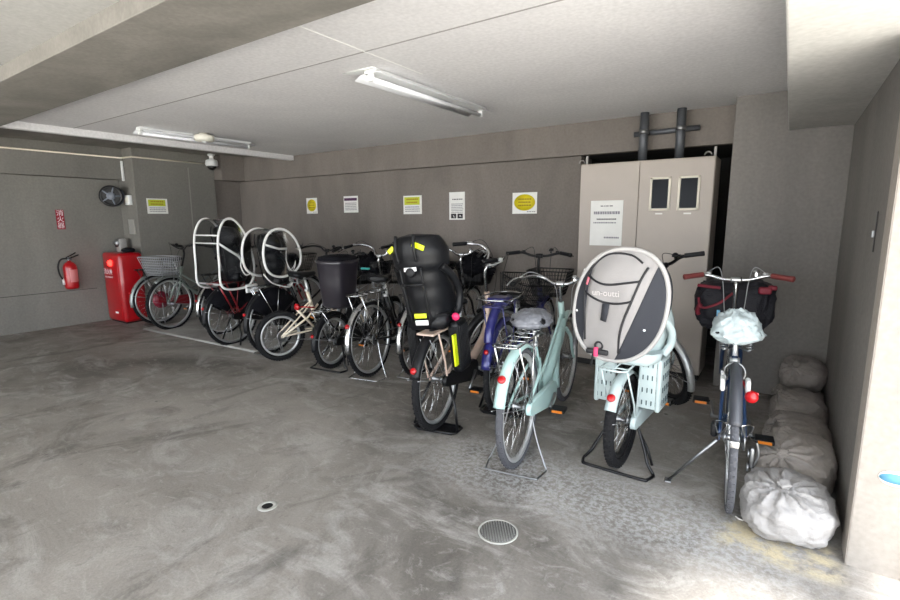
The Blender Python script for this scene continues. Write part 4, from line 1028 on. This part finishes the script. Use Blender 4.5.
tb = MB().sheet([[hp(222, 290, .012), hp(258, 290, .012)], [hp(218, 335, .014), hp(252, 338, .014)], [hp(212, 380, .012), hp(242, 386, .012)]], .004); tb.build('pull_tab', DKF, HOOD)
MB().tube([hp(202, 522, .01)+V((0, math.cos(t*PI/8)*.019, math.sin(t*PI/8)*.019)) for t in range(16)], .0055, 6, closed=True).build('ring', TAPE, HOOD)
MB().rbox(hp(194, 556, .02), (.02, .115, .028), .008).tube([hp(170, 560, .02), hp(168, 600, .03), hp(160, 640, .02)], .005, 6).build('buckle', TAPE, HOOD)
MB().rbox(hp(190, 556, .026), (.02, .022, .05), .006).build('pink_strap', mat('pink_webbing', (214, 60, 104), .6), HOOD)
MB().sheet([[hp(122, 160, .007), hp(138, 168, .007)], [hp(119, 200, .007), hp(130, 205, .007)]], .002).build('pink_tag', mat('pink_tag', (226, 120, 136), .7), HOOD)
w_ = words('writing', 'un-outti', .044, mat('hood_lettering', (186, 180, 178), .7), HOOD, hp(237, 236, .014), (PI/2+.05, 0, -PI/2), sx=.95)
for p in ((68, 350), (425, 412), (98, 130)): MB().lathe([(0, .006), (.006, .004), (.007, 0)], hp(*p, .002), (-1, 0, 0), 12).build('snap_stud', WHITEP, HOOD)

# ------------------------------------------------------------------ loose things on the bicycles
BAGW = mat('white_polythene', (176, 188, 190), .35, 0, .2, 60); GREYB = mat('grey_polythene', (112, 114, 120), .4, 0, .3, 60)
def crumple(B, name, label, cat, p, r, m, seed, amp=.12, rz=0, top=1.):
    T = B['T']; c = world(T, p)
    def fn(q, th, ph):
        d = V(q).normalized(); n1 = noise.noise(d*2.3+V((seed, 0, 0))); n2 = noise.noise(d*6+V((seed, 3, 0))); n3 = noise.noise(d*14+V((seed, 9, 0)))
        k = 1+amp*(n1*1.2+abs(n2)*1.3+n3*.25)
        q = V(q)*k
        if q.z < 0: q.z *= .75; q.x *= 1.05; q.y *= 1.05+.05*math.sin(7*th)
        else: q.z *= top
        return q
    o = MB().ell((0, 0, 0), r, 72, 44, fn).build(name, m)
    o.location = c; o.rotation_euler = T.rotation_euler
    tag(o, label, cat); return o
crumple(B1, 'plastic_bag', 'crumpled white plastic bag tied over the saddle of the rightmost bicycle', 'bag', (.19, 0, .80), (.135, .105, .068), BAGW, 3.1, .13, top=1.55)
for bk, ww, sd in ((B7, 'black lump added to darken the basket of the silver mudguard bicycle', 2.2), (B8, 'black lump added to darken the basket of the bicycle hidden behind the child seat', 5.7), (B10, 'black lump added to darken the basket of the cream folding bicycle', 7.9)):
    crumple(bk, 'black_bundle', ww, 'cover', bk['S'] @ V((bk['hb'].x+.27, 0, .84)), (.155, .18, .14), BLKC, sd, .2)  # added black lumps darken the gaps between the bicycles
crumple(B3, 'saddle_cover', 'shiny grey plastic cover wrapped over the saddle of the mint bicycle', 'saddle cover', (.235, 0, .775), (.155, .108, .062), GREYB, 8.3, .09)
# bag covering the basket of B1
T1 = B1['T']; S1 = B1['S']
def bagfn(q, th, ph):
    d = V(q).normalized(); s = lambda v, e: math.copysign(abs(v)**e, v)
    q = V((s(d.x, .5)*.165, s(d.y, .45)*.225, s(d.z, .55)*.165))
    if d.z < 0: q.x *= 1+.25*d.z; q.y *= 1+.14*d.z
    q *= 1+.10*noise.noise(d*3+V((4, 1, 2)))+.05*noise.noise(d*8)
    return q
bagM = S1 @ Matrix.Translation((B1['hb'].x+.235, 0, .785))
o = MB().ell((0, 0, 0), (1, 1, 1), 64, 40, bagfn).build('basket_bag', mat('navy_nylon', (19, 19, 28), .7, 0, .4, 120), None, bagM)
o.matrix_world = Matrix.Translation(T1.location) @ T1.rotation_euler.to_matrix().to_4x4()
tag(o, 'dark navy bag with maroon trim filling the basket of the rightmost bicycle', 'bag')
MRN = mat('maroon_trim', (120, 26, 44), .6)
def onb(y, z, off=.012):
    # point on the rear face of the bag
    return V((-.175-off+.25*(z*z+.3*y*y), y, z))
MB().tube(catmull([onb(.205, .06, -.02), onb(.18, .0, .01), onb(.09, .03, .015), onb(.01, .10, .01)], 6), .008, 8).tube(catmull([onb(.21, .14, -.02), onb(.15, .135, -.005), onb(.08, .13, -.0)], 5), .010, 8).tube(catmull([onb(.19, .02, .0), onb(.205, -.02, -.01), onb(.20, -.05, -.02)], 5), .014, 8).build('trim', MRN, o, bagM)
MB().rbox(onb(-.16, .12, .0), (.03, .07, .045), .012).rbox(onb(-.2, .135, -.02), (.03, .05, .03), .01).build('tag', MRN, o, bagM)
MB().rbox(onb(.085, -.035, .012), (.012, .02, .05), .004).build('blue_tag', mat('sky_tag', (120, 180, 220), .5), o, bagM)

# ------------------------------------------------------------------ sandbags along the right wall
SK = [mat('sack_white', (160, 157, 155), .85, 0, .4, 180, var=.1), mat('sack_grey', (150, 143, 137), .88, 0, .4, 180, var=.12), mat('sack_brown_grey', (140, 133, 128), .9, 0, .4, 180, var=.12)]
def sandbag(label, c, r, tie, m, seed, rz=0., folds=11, amp=.10):
    T = thing('sandbag', label, 'sandbag', (c[0], c[1], c[2]-r[2]), 0, 'sandbags along the right wall')
    td = V(tie).normalized(); u = td.orthogonal().normalized(); w = td.cross(u)
    def fn(q, th, ph):
        d = V(q); d = V((d.x/r[0], d.y/r[1], d.z/r[2])).normalized()
        s = lambda v, e: math.copysign(abs(v)**e, v)
        k = 1+.09*noise.noise(d*1.6+V((seed, 0, 0)))
        al = math.acos(max(-1, min(1, d.dot(td)))); az = math.atan2(d.dot(w), d.dot(u))
        f = math.exp(-(al/.75)**2)
        wob = noise.noise(d*2.5+V((seed, 5, 0)))*2.5
        k += amp*f*min(al/.25, 1)*(math.sin(folds*az+wob)*.6+math.sin(folds*1.7*az+wob*2+seed)*.4)
        k += .035*abs(noise.noise(d*5+V((seed, 7, 1))))+.02*noise.noise(d*11+V((seed, 2, 2)))
        k += amp*.9*math.exp(-((al-1.3)/.7)**2)*noise.noise(V((al*2.2, math.cos(az)*3.2, math.sin(az)*3.2+seed)))
        k += .06*(abs(noise.noise(d*7+V((seed, 1, 4))))**.7)
        k -= .05*math.exp(-(al/.22)**2)
        p = V((s(d.x, .82)*r[0], s(d.y, .82)*r[1], s(d.z, .8)*r[2]))*k
        if p.z < -r[2]*.82: p.z = -r[2]*.82-(p.z+r[2]*.82)*-.12
        return p
    R_ = Matrix.Rotation(rz, 4, 'Z')
    b = MB().ell((0, 0, r[2]*.86), (r[0], r[1], r[2]), 110, 70, fn)
    b.build('sack', m, T, R_)
    nk = MB(); p0 = V((td.x*r[0], td.y*r[1], td.z*r[2]))*.93+V((0, 0, r[2]*.86)); rings = []
    for h, rr in ((-.03, .034), (.0, .024), (.008, .015), (.014, .014), (.022, .020), (.034, .026), (.040, .020), (.036, .006)):
        rings.append([p0+td*h+(u*math.cos(2*PI*i/30)+w*math.sin(2*PI*i/30))*rr*(1+.14*math.sin(5*2*PI*i/30+seed)+.08*math.sin(9*2*PI*i/30)) for i in range(30)])
    nk.rings(rings, cap1=True)
    nk.build('tied_neck', m, T, R_)
    MB().tube([p0+td*.010+(u*math.cos(2*PI*i/16)+w*math.sin(2*PI*i/16))*.016 for i in range(16)], .0035, 6, closed=True).build('tie_cord', mat('cord_white', (214, 212, 206), .8), T, R_)
    return T
sandbag('white sandbag nearest the camera at the end of the row', (.092, 2.49, .115), (.168, .21, .118), (-.1, -.35, 1), SK[0], 1.3, folds=12, amp=.15)
sandbag('large greyish sandbag directly behind the white front sandbag', (.13, 2.93, .14), (.162, .22, .140), (-.35, -.75, .65), SK[1], 4.7, folds=10, amp=.11)
sandbag('flat brownish sandbag, third from the front, partly hidden', (.138, 3.34, .12), (.158, .20, .122), (-.7, -.3, .6), SK[2], 9.2)
sandbag('brownish sandbag, fourth from the front of the row', (.15, 3.74, .13), (.148, .20, .135), (-.6, .3, .6), SK[2], 12.4)
sandbag('sandbag lying on the floor in the column corner under the top sandbag', (.155, 4.17, .095), (.14, .20, .10), (-.9, -.2, .3), SK[2], 15.1)
sandbag('topmost sandbag resting in the corner against the column', (.165, 4.17, .28), (.135, .17, .11), (-.3, -.7, .7), SK[2], 18.9)
T = thing('cord', 'short white cord end on the floor at the foot of the white sandbag', 'cord', (-.09, 2.44, .006))
MB().tube(catmull([(0, 0, 0), (.02, -.015, .0), (.05, -.005, .001), (.075, -.02, .003)], 5), .004, 6).build('cord', mat('cord_white', (214, 212, 206), .8), T)

# ------------------------------------------------------------------ camera and daylight
yaw, pitch, roll = [rad(v) for v in (-34.24063765, 9.26387431, -0.27409579)]
F_ = V((math.sin(yaw)*math.cos(pitch), math.cos(yaw)*math.cos(pitch), -math.sin(pitch))); R0 = V((math.cos(yaw), -math.sin(yaw), 0)); U0 = R0.cross(F_)
Rr = R0*math.cos(roll)+U0*math.sin(roll); Ur = -R0*math.sin(roll)+U0*math.cos(roll)
cam = bpy.data.cameras.new('camera'); co = bpy.data.objects.new('camera', cam); COL.objects.link(co)
cam.sensor_width = 36; cam.lens = 36*494.6/900; cam.clip_start = .05
M = Matrix((Rr, Ur, -F_)).transposed().to_4x4(); M.translation = (0, 0, 1.35); co.matrix_world = M
sc.camera = co
wd = bpy.data.worlds.new('sky'); sc.world = wd; wd.use_nodes = True; n = wd.node_tree.nodes; bg = n['Background']
bg.inputs['Color'].default_value = (.86, .92, 1, 1); bg.inputs['Strength'].default_value = SKY
sun = bpy.data.lights.new('sun', 'SUN'); sun.energy = SUN; sun.angle = rad(14); sun.color = (1, .96, .9)
so = bpy.data.objects.new('sun', sun); COL.objects.link(so)
so.rotation_euler = V((-.05, .30, -1.0)).to_track_quat('-Z', 'Y').to_euler()
sc.view_settings.view_transform = 'Standard'; sc.view_settings.look = 'None'; sc.view_settings.gamma = 1
sc.view_settings.exposure = EXPO
